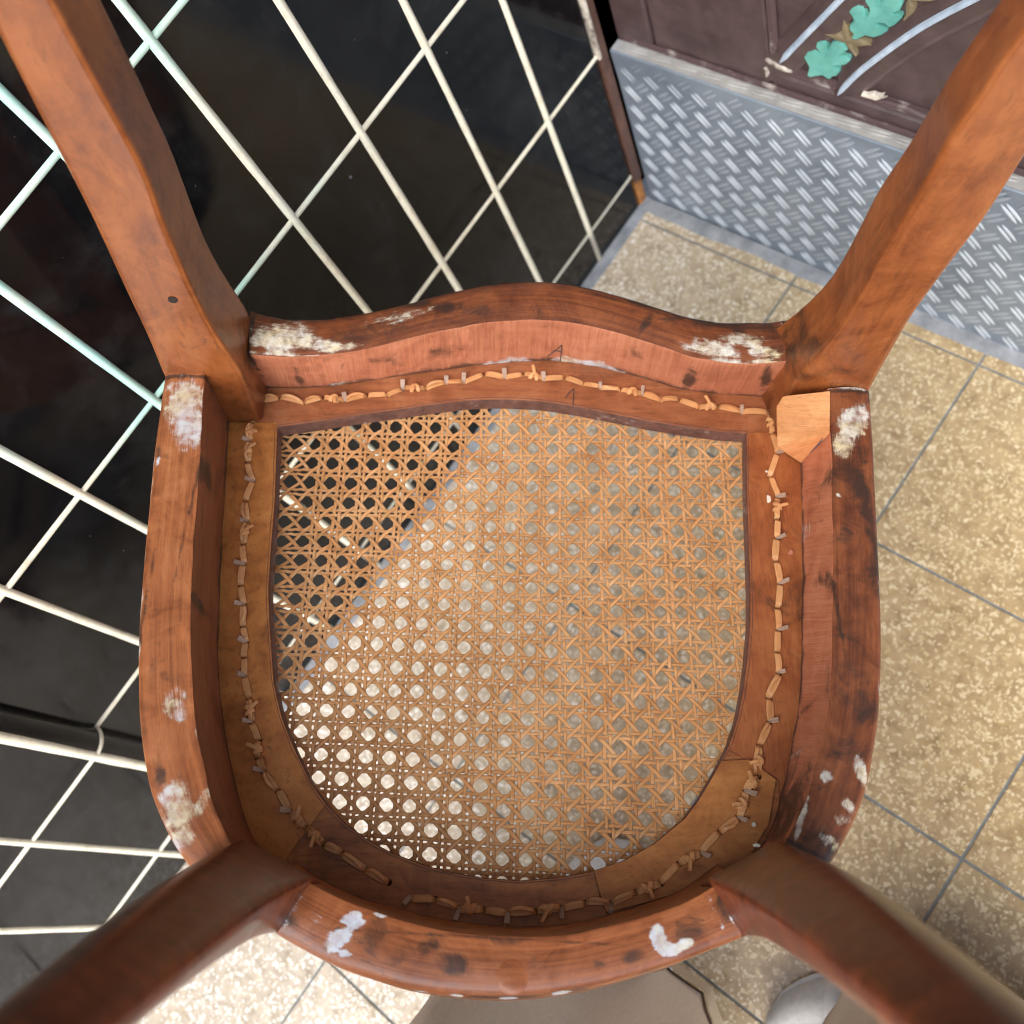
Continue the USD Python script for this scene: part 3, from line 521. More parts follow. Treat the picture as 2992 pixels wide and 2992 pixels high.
rail('side_rail', A_L, B_L, C_L, 220, 'worn_rail_wood', 'red_inner_wood',
     [(348,760,34,52,8,1.05),(358,800,28,50,0,1.05),(345,735,36,20,0,.85),(372,815,14,40,0,1.0),(330,1325,26,30,20,.78),(340,1350,20,16,0,.85),(325,1500,26,34,25,.95),(338,1535,30,34,25,1.0),(345,1580,24,28,30,.92),(382,1515,12,36,18,.88),(372,1380,4,18,-12,.95),(281,890,3,36,5,1.1),(276,945,3,50,4,1.1),(268,1050,3,20,3,1.0),(261,1150,3,40,2,1.1),(259,1230,3,24,2,1.0),(300,868,4,14,5,1.0),(292,1560,4,60,-22,.95),(310,1590,4,60,-26,.9)],
     [(350,711,60,4,0,1.3),(405,1632,60,6,-32,1.3),(372,900,3,200,3,.9),(262,1200,4,200,1,.9),(330,860,30,8,0,.6),(300,850,8,20,0,.7),(300,1450,8,40,-10,.75),(305,1465,9,16,-25,1.0),(345,710,38,8,0,.7),(285,1280,10,60,0,.5),(270,1390,8,40,-5,.5),(363,1120,3,12,0,1.2),(428,1560,12,40,-15,.8,-.03),(420,770,14,40,0,.6,-.03)], crown=.001, seed=2,
     label='left side rail with a white paint smear at its front end')
rail('side_rail', A_R, B_R, C_R, 220, 'stained_rail_wood', 'raw_sawn_wood',
     [(1606,800,24,36,15,1.1),(1590,840,18,30,5,1.05),(1625,785,16,30,20,.95),(1605,735,44,4,2,.95),(1536,927,5,4,30,0),(1582,935,4,6,-40,1.0),(1624,1455,12,26,-5,1.05),(1560,1465,12,12,20,1.05),(1600,1520,14,12,30,.9),(1590,1545,20,14,0,.8),(1565,1590,22,14,30,.8),(1511,1545,6,46,22,1.15),(1508,1410,10,9,0,.95,-.03),(1664,1310,3,24,-5,1.05),(1664,1120,2.5,26,0,1.0),(1512,1000,4,60,0,.7,ZF)],
     [(1605,739,50,4,0,1.3),(1530,1612,60,6,32,1.3),(1572,1100,3,240,0,.9),(1664,1100,5,240,0,1.0),(1600,900,40,30,0,.8),(1622,920,10,20,0,1.1),(1590,1010,18,22,0,.9),(1650,1090,12,60,0,.8),(1660,780,12,60,0,.9),(1605,1290,40,60,0,.75),(1630,1330,30,40,0,.9),(1600,1420,40,30,10,.8),(1560,1600,60,40,30,.75),(1640,980,12,80,0,.8),(1575,900,10,30,0,.9),(1520,1320,34,8,-10,1.0,-.02),(1490,1480,18,70,14,.95,-.03),(1480,1550,24,60,20,.9,-.03),(1543,835,10,5,-30,1.0)], crown=.0015, seed=3,
     label='right side rail of darker stained wood with a cream paint smear near the pale block')
rail('back_rail', A_B, B_B, C_B, 240, 'orange_rail_wood', 'dark_seat_wood',
     [(670,1740,18,14,0,1.0),(640,1770,24,15,-30,1.05),(625,1790,14,14,0,.8),(560,1705,12,34,30,.58),(545,1735,7,36,27,.58),(650,1800,12,9,0,1.0),(662,1730,20,9,-25,.95),(600,1735,30,10,30,.6),(717,1726,13,4,8,1.2),(1243,1772,14,22,-15,1.15),(1262,1790,20,11,10,1.15),(1292,1780,16,9,-15,1.1),(1250,1795,10,10,0,1.1),(1340,1700,5,26,-14,.55),(1358,1738,5,22,-20,.6),(1385,1745,2.5,26,-24,.8),(790,1871,14,2.5,6,1.1),(860,1878,14,2,3,1.0),(960,1883,18,2,0,1.1),(1060,1873,18,3,-7,1.1),(700,1850,10,2,12,1.0)],
     [(546,1710,5,70,27,1.3),(1378,1715,5,70,-27,1.3),(960,1881,300,3,0,.9),(900,1768,250,3,3,.9),(855,1820,34,18,10,.85),(800,1790,30,14,-25,.85),(710,1760,20,40,10,.8),(760,1800,34,18,-30,.7),(960,1778,26,6,0,.7),(1195,1805,24,12,-10,.8),(1130,1820,14,8,0,.7),(1300,1765,30,18,-15,.8),(1370,1710,20,40,-15,.7),(540,1745,30,20,25,.8),(1080,1870,40,6,-8,.9),(690,1850,60,5,12,.7),(1010,1815,26,10,-20,.5),(1240,1830,50,7,-15,.6)], crown=.001, seed=4, mid=30,
     label='bowed back rail with a round plug mark and two white paint splashes')
# round plug mark on the back rail, paint chips and pencil writing
def disc_relief(c, r, h, name, parent, mt):
    k = 28; rr = [0, .5 * r, .8 * r, .92 * r, r, 1.12 * r, 1.25 * r]; hh = [.0006, .0005, .0003, .0001, 0, -.0004, -.0009]
    th = np.linspace(0, 2 * math.pi, k, endpoint=False); V = []
    for q, z in zip(rr, hh): V += [(c[0] + max(q, 1e-5) * math.cos(t), c[1] + max(q, 1e-5) * math.sin(t), c[2] + .0005 + z) for t in th]
    V = np.array(V); return put(parent, name, V, grid_faces(len(rr), k, True), mt, {'gcoord': np.stack([V[:, 0] * 1.0, V[:, 1], V[:, 2] * 0], 1)})
disc_relief(P(966, 1840, 0.0008), .0068, .0002, 'round_plug', chair, 'orange_rail_wood')
knot = P(326, 565, 0)

# ---- legs
def ring4(q, r=.004, k=4):
    out = []
    for i in range(4):
        p, a, b = q[i], q[i - 1], q[(i + 1) % 4]
        ra = min(r, np.linalg.norm(a - p) * .4); rb = min(r, np.linalg.norm(b - p) * .4)
        A1 = p + (a - p) / np.linalg.norm(a - p) * ra; B1 = p + (b - p) / np.linalg.norm(b - p) * rb
        for t in np.linspace(0, 1, k): out.append(A1 * (1 - t) ** 2 + 2 * p * t * (1 - t) + B1 * t * t)
        nxt = b + (p - b) / np.linalg.norm(p - b) * rb
        for t in (.33, .66): out.append(B1 * (1 - t) + nxt * t)
    return np.array(out)
def leg_mesh(name, rings, mt, stain=(), paint=(), label=None, flip=False):
    m = len(rings); k = len(rings[0]); V = np.vstack(rings)
    cen = np.array([r.mean(0) for r in rings]); s = np.r_[0, np.cumsum(np.linalg.norm(np.diff(cen, axis=0), axis=1))]
    per = np.linalg.norm(np.diff(np.vstack([rings[0], rings[0][:1]]), axis=0), axis=1).cumsum() - .0
    g = np.stack([np.repeat(s, k), np.tile(np.abs(np.sin(np.arange(k) / k * math.pi)) * .06, m), np.tile(np.abs(np.cos(np.arange(k) / k * math.pi)) * .06, m)], 1)
    F = grid_faces(m, k, True)
    F = np.vstack([F[:, [0, 1, 2]], F[:, [0, 2, 3]]])
    V = np.vstack([V, rings[-1].mean(0)[None], rings[0].mean(0)[None]]); g = np.vstack([g, g[-1:], g[:1]])
    base = (m - 1) * k; j = np.arange(k)
    F = np.vstack([F, np.stack([base + j, base + (j + 1) % k, np.full(k, m * k)], 1), np.stack([(j + 1) % k, j, np.full(k, m * k + 1)], 1)])
    if flip: F = F[:, ::-1]
    p = put(chair, name, V, F, mt, {'gcoord': g, 'paint': field(V, paint), 'stain': field(V, stain)}, smooth=True)
    if label: tag(p, label)
    return p
def interp_pts(pts):
    pts = sorted(pts, key=lambda q: q[1]); y = np.array([q[1] for q in pts], float); x = np.array([q[0] for q in pts], float)
    f = PchipInterpolator(y, x)
    s0 = (x[2] - x[0]) / (y[2] - y[0])
    return lambda v: float(f(v)) if y[0] <= v <= y[-1] else (x[0] + (v - y[0]) * s0 if v < y[0] else float(x[-1] + (v - y[-1]) * (x[-1] - x[-2]) / (y[-1] - y[-2])))
def front_leg(outer, ridge, inner, y0, dy_outer, depth, name_label, stain, paint, flip):
    fo, fr, fi = map(interp_pts, (outer, ridge, inner))
    Y0 = P(fr(y0), y0, 0)[1]
    vs = np.r_[y0, y0 - 8, y0 - 22, np.arange(y0 - 50, -60, -24)]
    rings = []
    for v in vs:
        b = Py(fr(v), v, Y0); z = b[2]
        a = P(fo(v + dy_outer), v + dy_outer, z)
        vc = row_of((b[0], Y0 + depth, z))[1]; c = P(fi(vc), vc, z)
        d = a + (c - b)
        rings.append(np.array([a, b, c, d]))
    for _ in range(3):
        for q in range(2, len(rings) - 1): rings[q] = rings[q] * .5 + rings[q - 1] * .25 + rings[q + 1] * .25
    root = rings[0].copy(); low = []
    for z, k in ((-.056, 1.0), (-.03, 1.0)):
        q = root.copy(); q[:, 2] = z; low.append(q)
    rings = low + rings
    q1, q0 = rings[-1], rings[-5]; dz = (q1.mean(0) - q0.mean(0)); dz = dz / dz[2]
    c1 = q1.mean(0); z1 = c1[2]
    for z in np.linspace(z1 + .02, .40, 8):
        k = 1 - .28 * (z - z1) / (.4 - z1); f = (z - z1)
        q = (q1 - c1) * k + c1 + np.array([dz[0] * f - dz[0] * f * f * 1.4, dz[1] * f + f * f * .35, f]); q[:, 2] = z; rings.append(q)
    return leg_mesh('front_leg', [ring4(q, .0035) for q in rings], 'varnished_front_leg', stain, paint, name_label, flip)
front_leg([(306,706),(290,668),(282,646),(254,588),(227,531),(187,444),(147,361),(107,284),(70,214),(30,134),(0,77),(-30,10)],
          [(455,706),(446,690),(414,646),(371,565),(334,481),(301,401),(281,334),(254,284),(214,211),(160,114),(100,0)],
          [(473,590),(471,575),(444,545),(401,478),(378,428),(358,368),(341,324),(324,274),(284,194),(247,107),(214,43),(194,0)],
          706, 0, .042, 'left front leg with a dark nail hole near the joint',
          [(326,565,7,7,0,1.25,.045),(330,675,70,24,0,.6),(400,690,60,14,10,.8),(455,640,30,60,0,.8,-.01),(250,400,40,20,0,.5,.1)], [(350,709,60,3,2,.9,.0)], False)
front_leg([(1645,735),(1668,690),(1694,646),(1731,581),(1767,538),(1807,481),(1854,424),(1894,361),(1932,301),(1960,255)],
          [(1500,722),(1530,688),(1567,646),(1620,565),(1647,521),(1670,475),(1710,408),(1734,368),(1767,307),(1807,234),(1847,187),(1898,100),(1932,63)],
          [(1484,602),(1500,591),(1547,548),(1577,515),(1607,451),(1634,401),(1654,354),(1687,307),(1717,267),(1754,200),(1781,154),(1821,87),(1854,43),(1884,0)],
          722, 12, .042, 'right front leg, lighter orange brown, beside the pale glued block',
          [(1600,700,60,26,-10,.75),(1520,690,40,40,0,.9,.0),(1490,650,14,60,0,1.0,.0)], [], True)
nh = Py(326, 565, P(455, 706, 0)[1]); nt = trimesh.creation.cylinder(.0027, .0012, sections=20); nt.apply_transform(trimesh.transformations.rotation_matrix(math.pi / 2, (1, 0, 0))); nt.apply_translation(nh)
put_tm(chair, 'nail_hole', nt, 'dark_hole')
def rear_leg(q0, k, label, flip, stain, paint):
    q = np.array([P(u, v, 0) for u, v in q0]); c = q.mean(0)
    rings = []
    for z in np.r_[-.056, -.03, 0, .006, np.linspace(.02, .42, 22)]:
        f = max(z, 0); s = 1 - k['taper'] * min(f, .28) - .35 * max(f - .28, 0)
        sh = np.array([k['x1'] * f + k['x2'] * f * f, k['y1'] * f + k['y2'] * f * f, z])
        rings.append((q - c) * s + c + sh)
    r = .0085
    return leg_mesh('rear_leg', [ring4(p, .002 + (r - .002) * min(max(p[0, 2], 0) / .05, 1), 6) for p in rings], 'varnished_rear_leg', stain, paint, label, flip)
REAR_L = dict(x1=-.02, x2=0.0, y1=-.25, y2=-.1, taper=1.2); REAR_R = dict(x1=.02, x2=0.0, y1=-.25, y2=-.1, taper=1.2)
QL = [(592,1655), (521,1762), (358,1640), (458,1583)]
QR = [(1335,1657), (1405,1768), (1572,1636), (1466,1585)]
REAR_L = dict(x1=.057, x2=-.2936, y1=-.1821, y2=-.5764, taper=1.75); REAR_R = dict(x1=-.08, x2=.20, y1=-.16, y2=-.45, taper=1.75)
rear_leg(QL, REAR_L, 'left rear leg, glossy chestnut darkened for shade, sweeping out of the lower left corner', False, [(500,1600,60,12,20,.9)], [(575,1690,4,40,30,.7,0),(545,1730,4,30,30,.6,0)])
rear_leg(QR, REAR_R, 'right rear leg, glossy chestnut darkened for shade, sweeping out of the lower right corner', True, [(1390,1630,60,18,-28,1.0)], [(1332,1660,6,14,0,.5)])

# ---- caned seat frame: five joined pieces, drilled for the cane
D_ALL = [(523,805),(521,850),(518,946),(510,1047),(506,1114),(508,1170),(512,1225),(516,1286),(523,1320),(532,1355),(555,1413),(588,1480),(618,1522),(646,1550),(690,1583),(739,1610),(813,1637),(860,1648),(913,1657),(980,1662),(1047,1657),(1114,1646),(1180,1623),(1235,1592),(1292,1545),(1320,1507),(1346,1463),(1376,1406),(1393,1353),(1403,1300),(1410,1250),(1416,1180),(1416,1110),(1413,1020),(1410,946),(1409,880),(1409,817),(1360,814),(1291,805),(1220,793),(1147,778),(1090,767),(1047,760),(1013,756),(960,753),(920,753),(880,755),(820,762),(746,773),(700,779),(646,787),(590,796)]
inner = Polygon([P(u, v, ZF)[:2] for u, v in D_ALL]).buffer(.0005).buffer(-.0005)
outl = [P(u, v, 0)[:2] for u, v in A_F + [(1560,660)] + A_R + A_B[::-1] + A_L[::-1] + [(385,640)]]
outer = Polygon(outl).buffer(.002).buffer(-.0075)
ring = outer.difference(inner)
def band(pts, z=ZF): return Polygon([P(u, v, z)[:2] for u, v in pts])
front_zone = band([(200,400),(1800,400),(1800,816),(1405,816),(1290,900),(600,900),(522,797),(200,797)])
patch_zone = band([(1412,1434),(1463,1472),(1449,1558),(1440,1570),(1400,1640),(1303,1678),(1224,1702),(1144,1722),(1131,1686),(1117,1630),(1200,1500),(1300,1440)])
bot_l = LineString([P(660,1440,ZF)[:2], P(480,1712,ZF)[:2]])
front_p = ring.intersection(front_zone)
patch_p = ring.intersection(patch_zone)
rest_p = ring.difference(front_zone).difference(patch_zone)
left_zone = band([(100,797),(700,797),(700,1380),(611,1524),(546,1612),(470,1730),(100,1730)])
left_p = rest_p.intersection(left_zone)
rem = rest_p.difference(left_zone)
right_zone = band([(1300,816),(1900,816),(1900,1700),(1420,1760),(1395,1640),(1470,1570),(1470,1472),(1350,1400)])
right_p = rem.intersection(right_zone); bot_p = rem.difference(right_zone)
HOLES_T = [(490,756),(527,751),(574,760),(609,751),(651,755),(693,746),(730,746),(760,734),(803,733),(842,722),(875,721),(914,706),(952,712),(987,706),(1026,716),(1065,714),(1100,725),(1133,732),(1171,736),(1212,743),(1247,756),(1282,756),(1318,769),(1355,767),(1399,778),(1451,780)]
HOLES_R = [(1456,817),(1467,854),(1452,898),(1467,937),(1465,979),(1467,1015),(1463,1058),(1471,1100),(1467,1146),(1469,1188),(1465,1229),(1469,1269),(1450,1317),(1452,1361),(1433,1404),(1430,1466),(1406,1493),(1393,1543),(1358,1570),(1323,1610),(1281,1630),(1247,1667),(1200,1684),(1154,1705),(1105,1704),(1060,1714),(1012,1720),(958,1724),(913,1717),(866,1714),(821,1697),(773,1694)]
HOLES_L = [(475,797),(470,831),(468,871),(478,907),(464,945),(466,983),(460,1026),(460,1064),(454,1104),(460,1140),(458,1182),(465,1195+16),(461,1240),(462,1274),(469,1317),(475,1362),(489,1396),(486,1430),(497,1455),(523,1490),(546,1530),(577,1561),(611,1592),(645,1609),(690,1640),(733,1665)]
H_ALL = [P(u, v, ZF) for u, v in HOLES_T + HOLES_R + HOLES_L]
import manifold3d as m3
def piece(name, poly, mt, dz=0.0, label=None, cover=.0):
    out = []
    for g in getattr(poly, 'geoms', [poly]):
        if g.area < 1e-5: continue
        g = g.buffer(-.00012).simplify(.0002)
        if g.is_empty: continue
        t = trimesh.creation.extrude_polygon(g, .0110 + dz, engine='earcut'); t.apply_translation((0, 0, ZF - .0110))
        inn_ = trimesh.creation.extrude_polygon(g.buffer(-.0008), .0110 + dz, engine='earcut')
        mm = m3.Manifold(m3.Mesh(np.asarray(t.vertices, np.float32), np.asarray(t.faces, np.uint32)))
        for h in H_ALL:
            if g.buffer(.003).contains(Point(h[:2])):
                cy = m3.Manifold.cylinder(.03, .0019, .0019, 14).translate((float(h[0]), float(h[1]), ZF - .0085)); mm = mm - cy
        out.append(mm)
    t = join(*out)
    t.merge_vertices()
    t = t.subdivide_to_size(.012)
    p = put_tm(chair, name, t, mt, smooth=25)
    if label: tag(p, label)
    return p
fp = piece('seat_frame_front', front_p, 'seat_front_wood')
lp = piece('seat_frame_side', left_p, 'seat_frame_wood')
rp = piece('seat_frame_side', right_p, 'seat_right_wood')
bp_ = piece('seat_frame_back', bot_p, 'dark_seat_wood')
pp = piece('repair_patch', patch_p, 'patch_wood', .0016, 'lighter new wood patch let into the seat frame by the right rear leg')

ex_ = np.array(inner.exterior.coords)[:-1]; ls = LineString(np.vstack([ex_, ex_[:1]])); nn_ = 420
ep = np.array([ls.interpolate(i / nn_, normalized=True).coords[0] for i in range(nn_)]); cen_ = np.array(inner.centroid.coords[0])
tg_ = np.roll(ep, -1, 0) - np.roll(ep, 1, 0); tg_ /= np.linalg.norm(tg_, axis=1, keepdims=True); no_ = np.stack([-tg_[:, 1], tg_[:, 0]], 1); no_ *= np.sign(((cen_ - ep) * no_).sum(1))[:, None]
er_ = [np.hstack([ep + no_ * o_, np.full((nn_, 1), z_)]) for o_, z_ in ((-.0022, ZF + .0002), (-.0006, ZF + .00025), (.0004, ZF - .0010), (.0007, ZF - .006), (.0009, ZF - .0108))]
er_[1][:, :2] -= no_ * (meshkit.fbm(er_[1] * 90, 3, 4) * .0014)[:, None]; er_[0] = er_[1].copy(); er_[0][:, :2] -= no_ * .0003; er_[0][:, 2] -= .0006
Ve = np.vstack(er_); put(chair, 'opening_edge', Ve, grid_faces(5, nn_, True), 'aged_edge_wood', {'paint': field(Ve, [(1320,808,60,5,5,.55,ZF),(1406,930,4,50,0,.6,ZF),(1408,860,4,30,0,.5,ZF),(900,757,60,5,0,.5,ZF),(700,785,60,6,-10,.6,ZF),(1160,782,60,5,12,.5,ZF)])})
# glued corner block of fresh wood
top = [(1477,749),(1484,747),(1566,738),(1565,818),(1486,826),(1467,842),(1466,766)]
bot = [(1511,873),(1469,845),(1464,775),(1480,755),(1566,745),(1566,820)]
blk = trimesh.convex.convex_hull(np.array([P(u, v, .0012) for u, v in top] + [P(u, v, -.0565) for u, v in bot]))
bpz = put_tm(chair, 'corner_block', blk, 'fresh_pine', smooth=False); tag(bpz, 'pale freshly cut wood block glued in the corner')
fc = np.array([P(1486.5,826.5,.0008), P(1565.2,818.5,.0008), P(1511,873.5,-.0565), P(1469,845.5,-.0565)])
nrm = np.cross(fc[1] - fc[0], fc[3] - fc[0]); nrm /= np.linalg.norm(nrm); nrm *= -1 if nrm[1] > 0 else 1
k_ = 14; uu, vv = np.meshgrid(np.linspace(.02, .98, k_), np.linspace(.02, .98, k_)); uu, vv = uu.ravel()[:, None], vv.ravel()[:, None]
Vf = fc[0] * (1 - uu) * (1 - vv) + fc[1] * uu * (1 - vv) + fc[2] * uu * vv + fc[3] * (1 - uu) * vv + nrm * .0005
put(bpz, 'cut_end', Vf, grid_faces(k_, k_), 'cut_pine_end', {'stain': field(Vf, [(1543,838,26,7,-38,1.2,-.02),(1515,852,16,6,-10,.9,-.035)])})
# ---- cane strands
ROWY = [.1447,.1295,.1143,.0992,.084,.069,.0538,.0386,.0236,.0087,-.005,-.0187,-.0325,-.0462,-.0608,-.0756,-.0908,-.1046,-.1184,-.1321,-.1458,-.1591,-.1724,-.1855,-.1985,-.2115]
_y = PchipInterpolator(np.arange(len(ROWY)) + .5, ROWY)
def uv2xy(u, v):
    y0 = _y(v); x0 = .0171 + u * .0136 + .024 * (y0 + .0756)
    sl = -.021 - .035 * np.clip((.1 - y0) / .255, 0, 1)
    wob = .0003 * np.sin(u * 1.1 + v * .7) + .0002 * np.sin(v * 1.3 - u * .6)
    return x0 + wob, y0 + sl * (x0 - .014) + .0003 * np.sin(u * .9 + v * 1.1)
clip_in = inner.buffer(.0045)
def strand(name, us, vs, zs, w, mt, seed, tuck=True):
    x, y = uv2xy(us, vs)
    from shapely import contains_xy
    ok = contains_xy(clip_in, x, y)
    idx = np.flatnonzero(ok)
    if len(idx) < 6: return
    i0, i1 = idx[0], idx[-1] + 1
    c = np.stack([x, y, ZC + zs], 1)[i0:i1]; m = len(c)
    t = np.gradient(c[:, :2], axis=0); t /= np.linalg.norm(t, axis=1, keepdims=True); nn = np.stack([-t[:, 1], t[:, 0], np.zeros(m)], 1)
    s = np.r_[0, np.cumsum(np.linalg.norm(np.diff(c, axis=0), axis=1))]
    r_ = np.random.default_rng(seed); ph = r_.uniform(0, 6.3, 2)
    c = c + nn * (.00022 * np.sin(s * 40 + ph[0]) + .00007 * np.sin(s * 190 + ph[1]))[:, None]
    ww = w * (r_.uniform(.92, 1.08) + .05 * np.sin(s * 45 + ph[1]))[:, None]
    rows = []
    for a, h in PROF:
        rows.append(c + nn * ww * a + np.array((0, 0, h)))
    V = np.stack(rows, 1).reshape(-1, 3); k = len(PROF)
    F = grid_faces(m, k, True)
    g = np.stack([np.repeat(s + seed, k), np.tile([q_[0] for q_ in PROF], m) * w, np.tile([q_[0] for q_ in PROF], m)], 1)
    put(chair, name, V, F, mt, {'gcoord': g}, smooth=True)
AO = .125; TT = .00068; TD = .00098; SUB = 12
PROF = ((-.5, -.00012), (-.485, .00006), (-.44, .00014), (-.2, .00022), (.2, .00022), (.44, .00014), (.485, .00006), (.5, -.00012), (0, -.00025))
vv_ = np.arange(0.3, len(ROWY) - .3, 1 / SUB); uu_ = np.arange(-14, 14, 1 / SUB)
def weave(q, sgn):      # over the upper line of a pair, under the lower one (or the reverse)
    return sgn * TT * np.sin(np.pi * np.clip((q - np.round(q)) / (2 * AO), -1, 1)) * (np.abs(q - np.round(q)) < 2 * AO)
sd = 0
for k in range(-11, 12):
    for o, sg in ((-AO, 1), (AO, -1)):
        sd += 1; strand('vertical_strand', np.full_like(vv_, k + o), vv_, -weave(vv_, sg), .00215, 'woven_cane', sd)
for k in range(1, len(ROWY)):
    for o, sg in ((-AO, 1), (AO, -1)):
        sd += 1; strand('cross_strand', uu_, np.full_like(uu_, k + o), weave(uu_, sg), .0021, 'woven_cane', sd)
for k in range(-14, 40):
    s_ = k + .5
    sd += 1; strand('diagonal_strand', uu_, np.clip(-(uu_ - s_), -50, 50) if False else (s_ - uu_) * 0 + (uu_ + s_), TD * np.cos(2 * np.pi * uu_), .00275, 'woven_cane', sd) if False else None
def diag(sign):
    global sd
    for k in range(-16, 44):
        s_ = k + .5
        v = s_ + uu_ if sign > 0 else s_ - uu_
        ok = (v > .3) & (v < len(ROWY) - .3)
        if ok.sum() < 10: continue
        u2, v2 = uu_[ok], v[ok]
        z = sign * TD * np.cos(2 * np.pi * u2)
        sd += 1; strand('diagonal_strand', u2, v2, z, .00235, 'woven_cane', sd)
diag(1); diag(-1)

# ---- stitches, knots and pegs round the seat frame
rs = np.random.default_rng(11)
RPROF = ((-.5, -.0002), (-.48, .00008), (-.42, .0002), (.42, .0002), (.48, .00008), (.5, -.0002), (0, -.0003))
def ribbon(name, p, q, w, h, off=0.0, tw=0.0, mt='stitch_cane', m=10, dive=.0022):
    p, q = np.array(p), np.array(q); d = q - p; L = np.linalg.norm(d); t_ = d / L; n_ = np.cross((0, 0, 1.0), t_)
    t = np.linspace(0, 1, m); c = p[None] * (1 - t[:, None]) + q[None] * t[:, None]
    c[:, 2] += h * np.sin(np.pi * t) ** .45 + .0003
    c[0, 2] -= dive; c[-1, 2] -= dive
    c += n_ * (off * np.sin(np.pi * t))[:, None]
    ww = w * (.72 + .28 * np.sin(np.pi * np.clip(t, .12, .88)) ** .5)
    rows = []
    for a, z in RPROF:
        rows.append(c + (n_[None] * math.cos(tw) + np.array((0, 0, 1.0)) * math.sin(tw)) * (ww * a)[:, None] + np.array((0, 0, z)))
    V = np.stack(rows, 1).reshape(-1, 3)
    g = np.stack([np.repeat(t * L, 7) + rs.uniform(0, 9), np.tile([q_[0] for q_ in RPROF], m) * w, np.tile([q_[0] for q_ in RPROF], m) * .9], 1)
    return put(chair, name, V, grid_faces(m, 7, True), mt, {'gcoord': g}, smooth=True)
def peg(p, d, L, w):
    p = np.array(p); d = np.array(d, float); d /= np.linalg.norm(d)
    side = np.cross(d, (0, 0, 1.0)); side /= np.linalg.norm(side); up = np.cross(side, d)
    a = p - d * .002; V = []
    for t, k in ((0, .6), (.5, 1), (1, 1.05)):
        c = a + d * (L + .002) * t
        V += [c + side * w * k * .5 + up * w * .2, c - side * w * k * .5 + up * w * .25, c - side * w * k * .5 - up * w * .2, c + side * w * k * .45 - up * w * .2]
    V = np.array(V); F = np.vstack([grid_faces(3, 4, True), [[8, 9, 10, 11]]])
    return put(chair, 'cane_peg', V, F, 'pale_cane_end', {'gcoord': np.stack([V[:, 0] + rs.uniform(0, 9), V[:, 1], V[:, 2] * 0], 1)}, smooth=False)
def wrap(c, t_, w, r):
    """a knot: two turns of cane wound across the stitch and a crossing end"""
    c = np.array(c); t_ = np.array(t_) / np.linalg.norm(t_); n_ = np.cross((0, 0, 1.0), t_)
    for o, sk in ((-.0013, .5), (.0013, -.4)):
        m = 12; th = np.linspace(-.2, math.pi + .2, m); V = []
        for a in th:
            q = c + t_ * (o + sk * .0022 * math.cos(a)) + n_ * r * math.cos(a) + np.array((0, 0, 1.0)) * (r * .85 * math.sin(a) + .0002)
            rad = n_ * math.cos(a) + np.array((0, 0, 1.0)) * math.sin(a)
            V += [q - t_ * w * .5 + rad * .0001, q - t_ * w * .2 + rad * .0004, q + t_ * w * .2 + rad * .0004, q + t_ * w * .5 + rad * .0001]
        V = np.array(V); put(chair, 'cane_knot', V, grid_faces(m, 4), 'stitch_cane', {'gcoord': np.stack([np.repeat(np.arange(m) * .001, 4), np.tile([-.5, -.2, .2, .5], m) * w, np.zeros(4 * m)], 1)})
    tip = n_ * rs.choice([-1, 1]) * .8 + t_ * rs.uniform(-.6, .6) + np.array((0, 0, .5))
    ribbon('cane_tail', c + np.array((0, 0, r * .8)), c + tip * .0075, .0024, .0006, dive=0, m=6)
def run(pts, outw, knots, pegs, doubles):
    q = [P(u, v, ZF) for u, v in pts]
    for i in range(len(q) - 1):
        a, b = q[i].copy(), q[i + 1].copy(); d = (b - a) / np.linalg.norm(b - a)
        zadd = .0016 if Polygon(patch_p.geoms[0].exterior if hasattr(patch_p, 'geoms') else patch_p.exterior).contains(Point((a + b)[:2] / 2)) else 0
        a[2] += zadd; b[2] += zadd
        n0 = np.cross((0, 0, 1.0), d); a2, b2 = a + d * .0001 + n0 * rs.uniform(-.0007, .0007), b - d * .0001 + n0 * rs.uniform(-.0007, .0007)
        ribbon('cane_stitch', a2, b2, rs.uniform(.0040, .0047), rs.uniform(.0009, .0014), rs.uniform(-.0005, .0005), rs.uniform(-.12, .12))
        if i in doubles or rs.random() < .18:
            n_ = np.cross((0, 0, 1.0), d)
            ribbon('cane_stitch', a2 + n_ * .0007, b2 - n_ * .0009, .0022, .0030, rs.uniform(.0008, .002) * rs.choice([-1, 1]), rs.uniform(-.5, .5))
        if i in knots: wrap((a * .45 + b * .55) + np.array((0, 0, .0012)), d, .0026, .0027)
        if i in pegs or (pegs == 'even' and i % 2 == 1):
            o = outw(a); L = rs.uniform(.0035, .0065)
            peg(a + np.array((0, 0, .0005)) + np.array(o) * .0012, np.array(o) + np.array((rs.uniform(-.2, .2), rs.uniform(-.2, .2), rs.uniform(.35, 1.1))), L, rs.uniform(.0022, .0032))
run(HOLES_T, lambda a: (0, .8, 0), {3, 7, 13, 18, 22}, {4, 7, 9, 10, 12, 14, 17, 19, 24}, {1, 2, 4, 6, 19, 20, 22, 23})
run([HOLES_T[-1]] + HOLES_R[:15], lambda a: (.9, .1, 0), {0, 4}, {0, 2, 4, 6, 8, 10, 12, 14}, {1, 12, 13})
run(HOLES_R[14:22], lambda a: (.7, -.5, 0), {0, 1, 2, 5}, {2, 3, 5}, {0, 1, 3})
run(HOLES_R[21:], lambda a: (-.1, -.9, 0), {0, 4, 7}, {2, 4, 6, 8, 10}, {1, 2, 4, 6, 8})
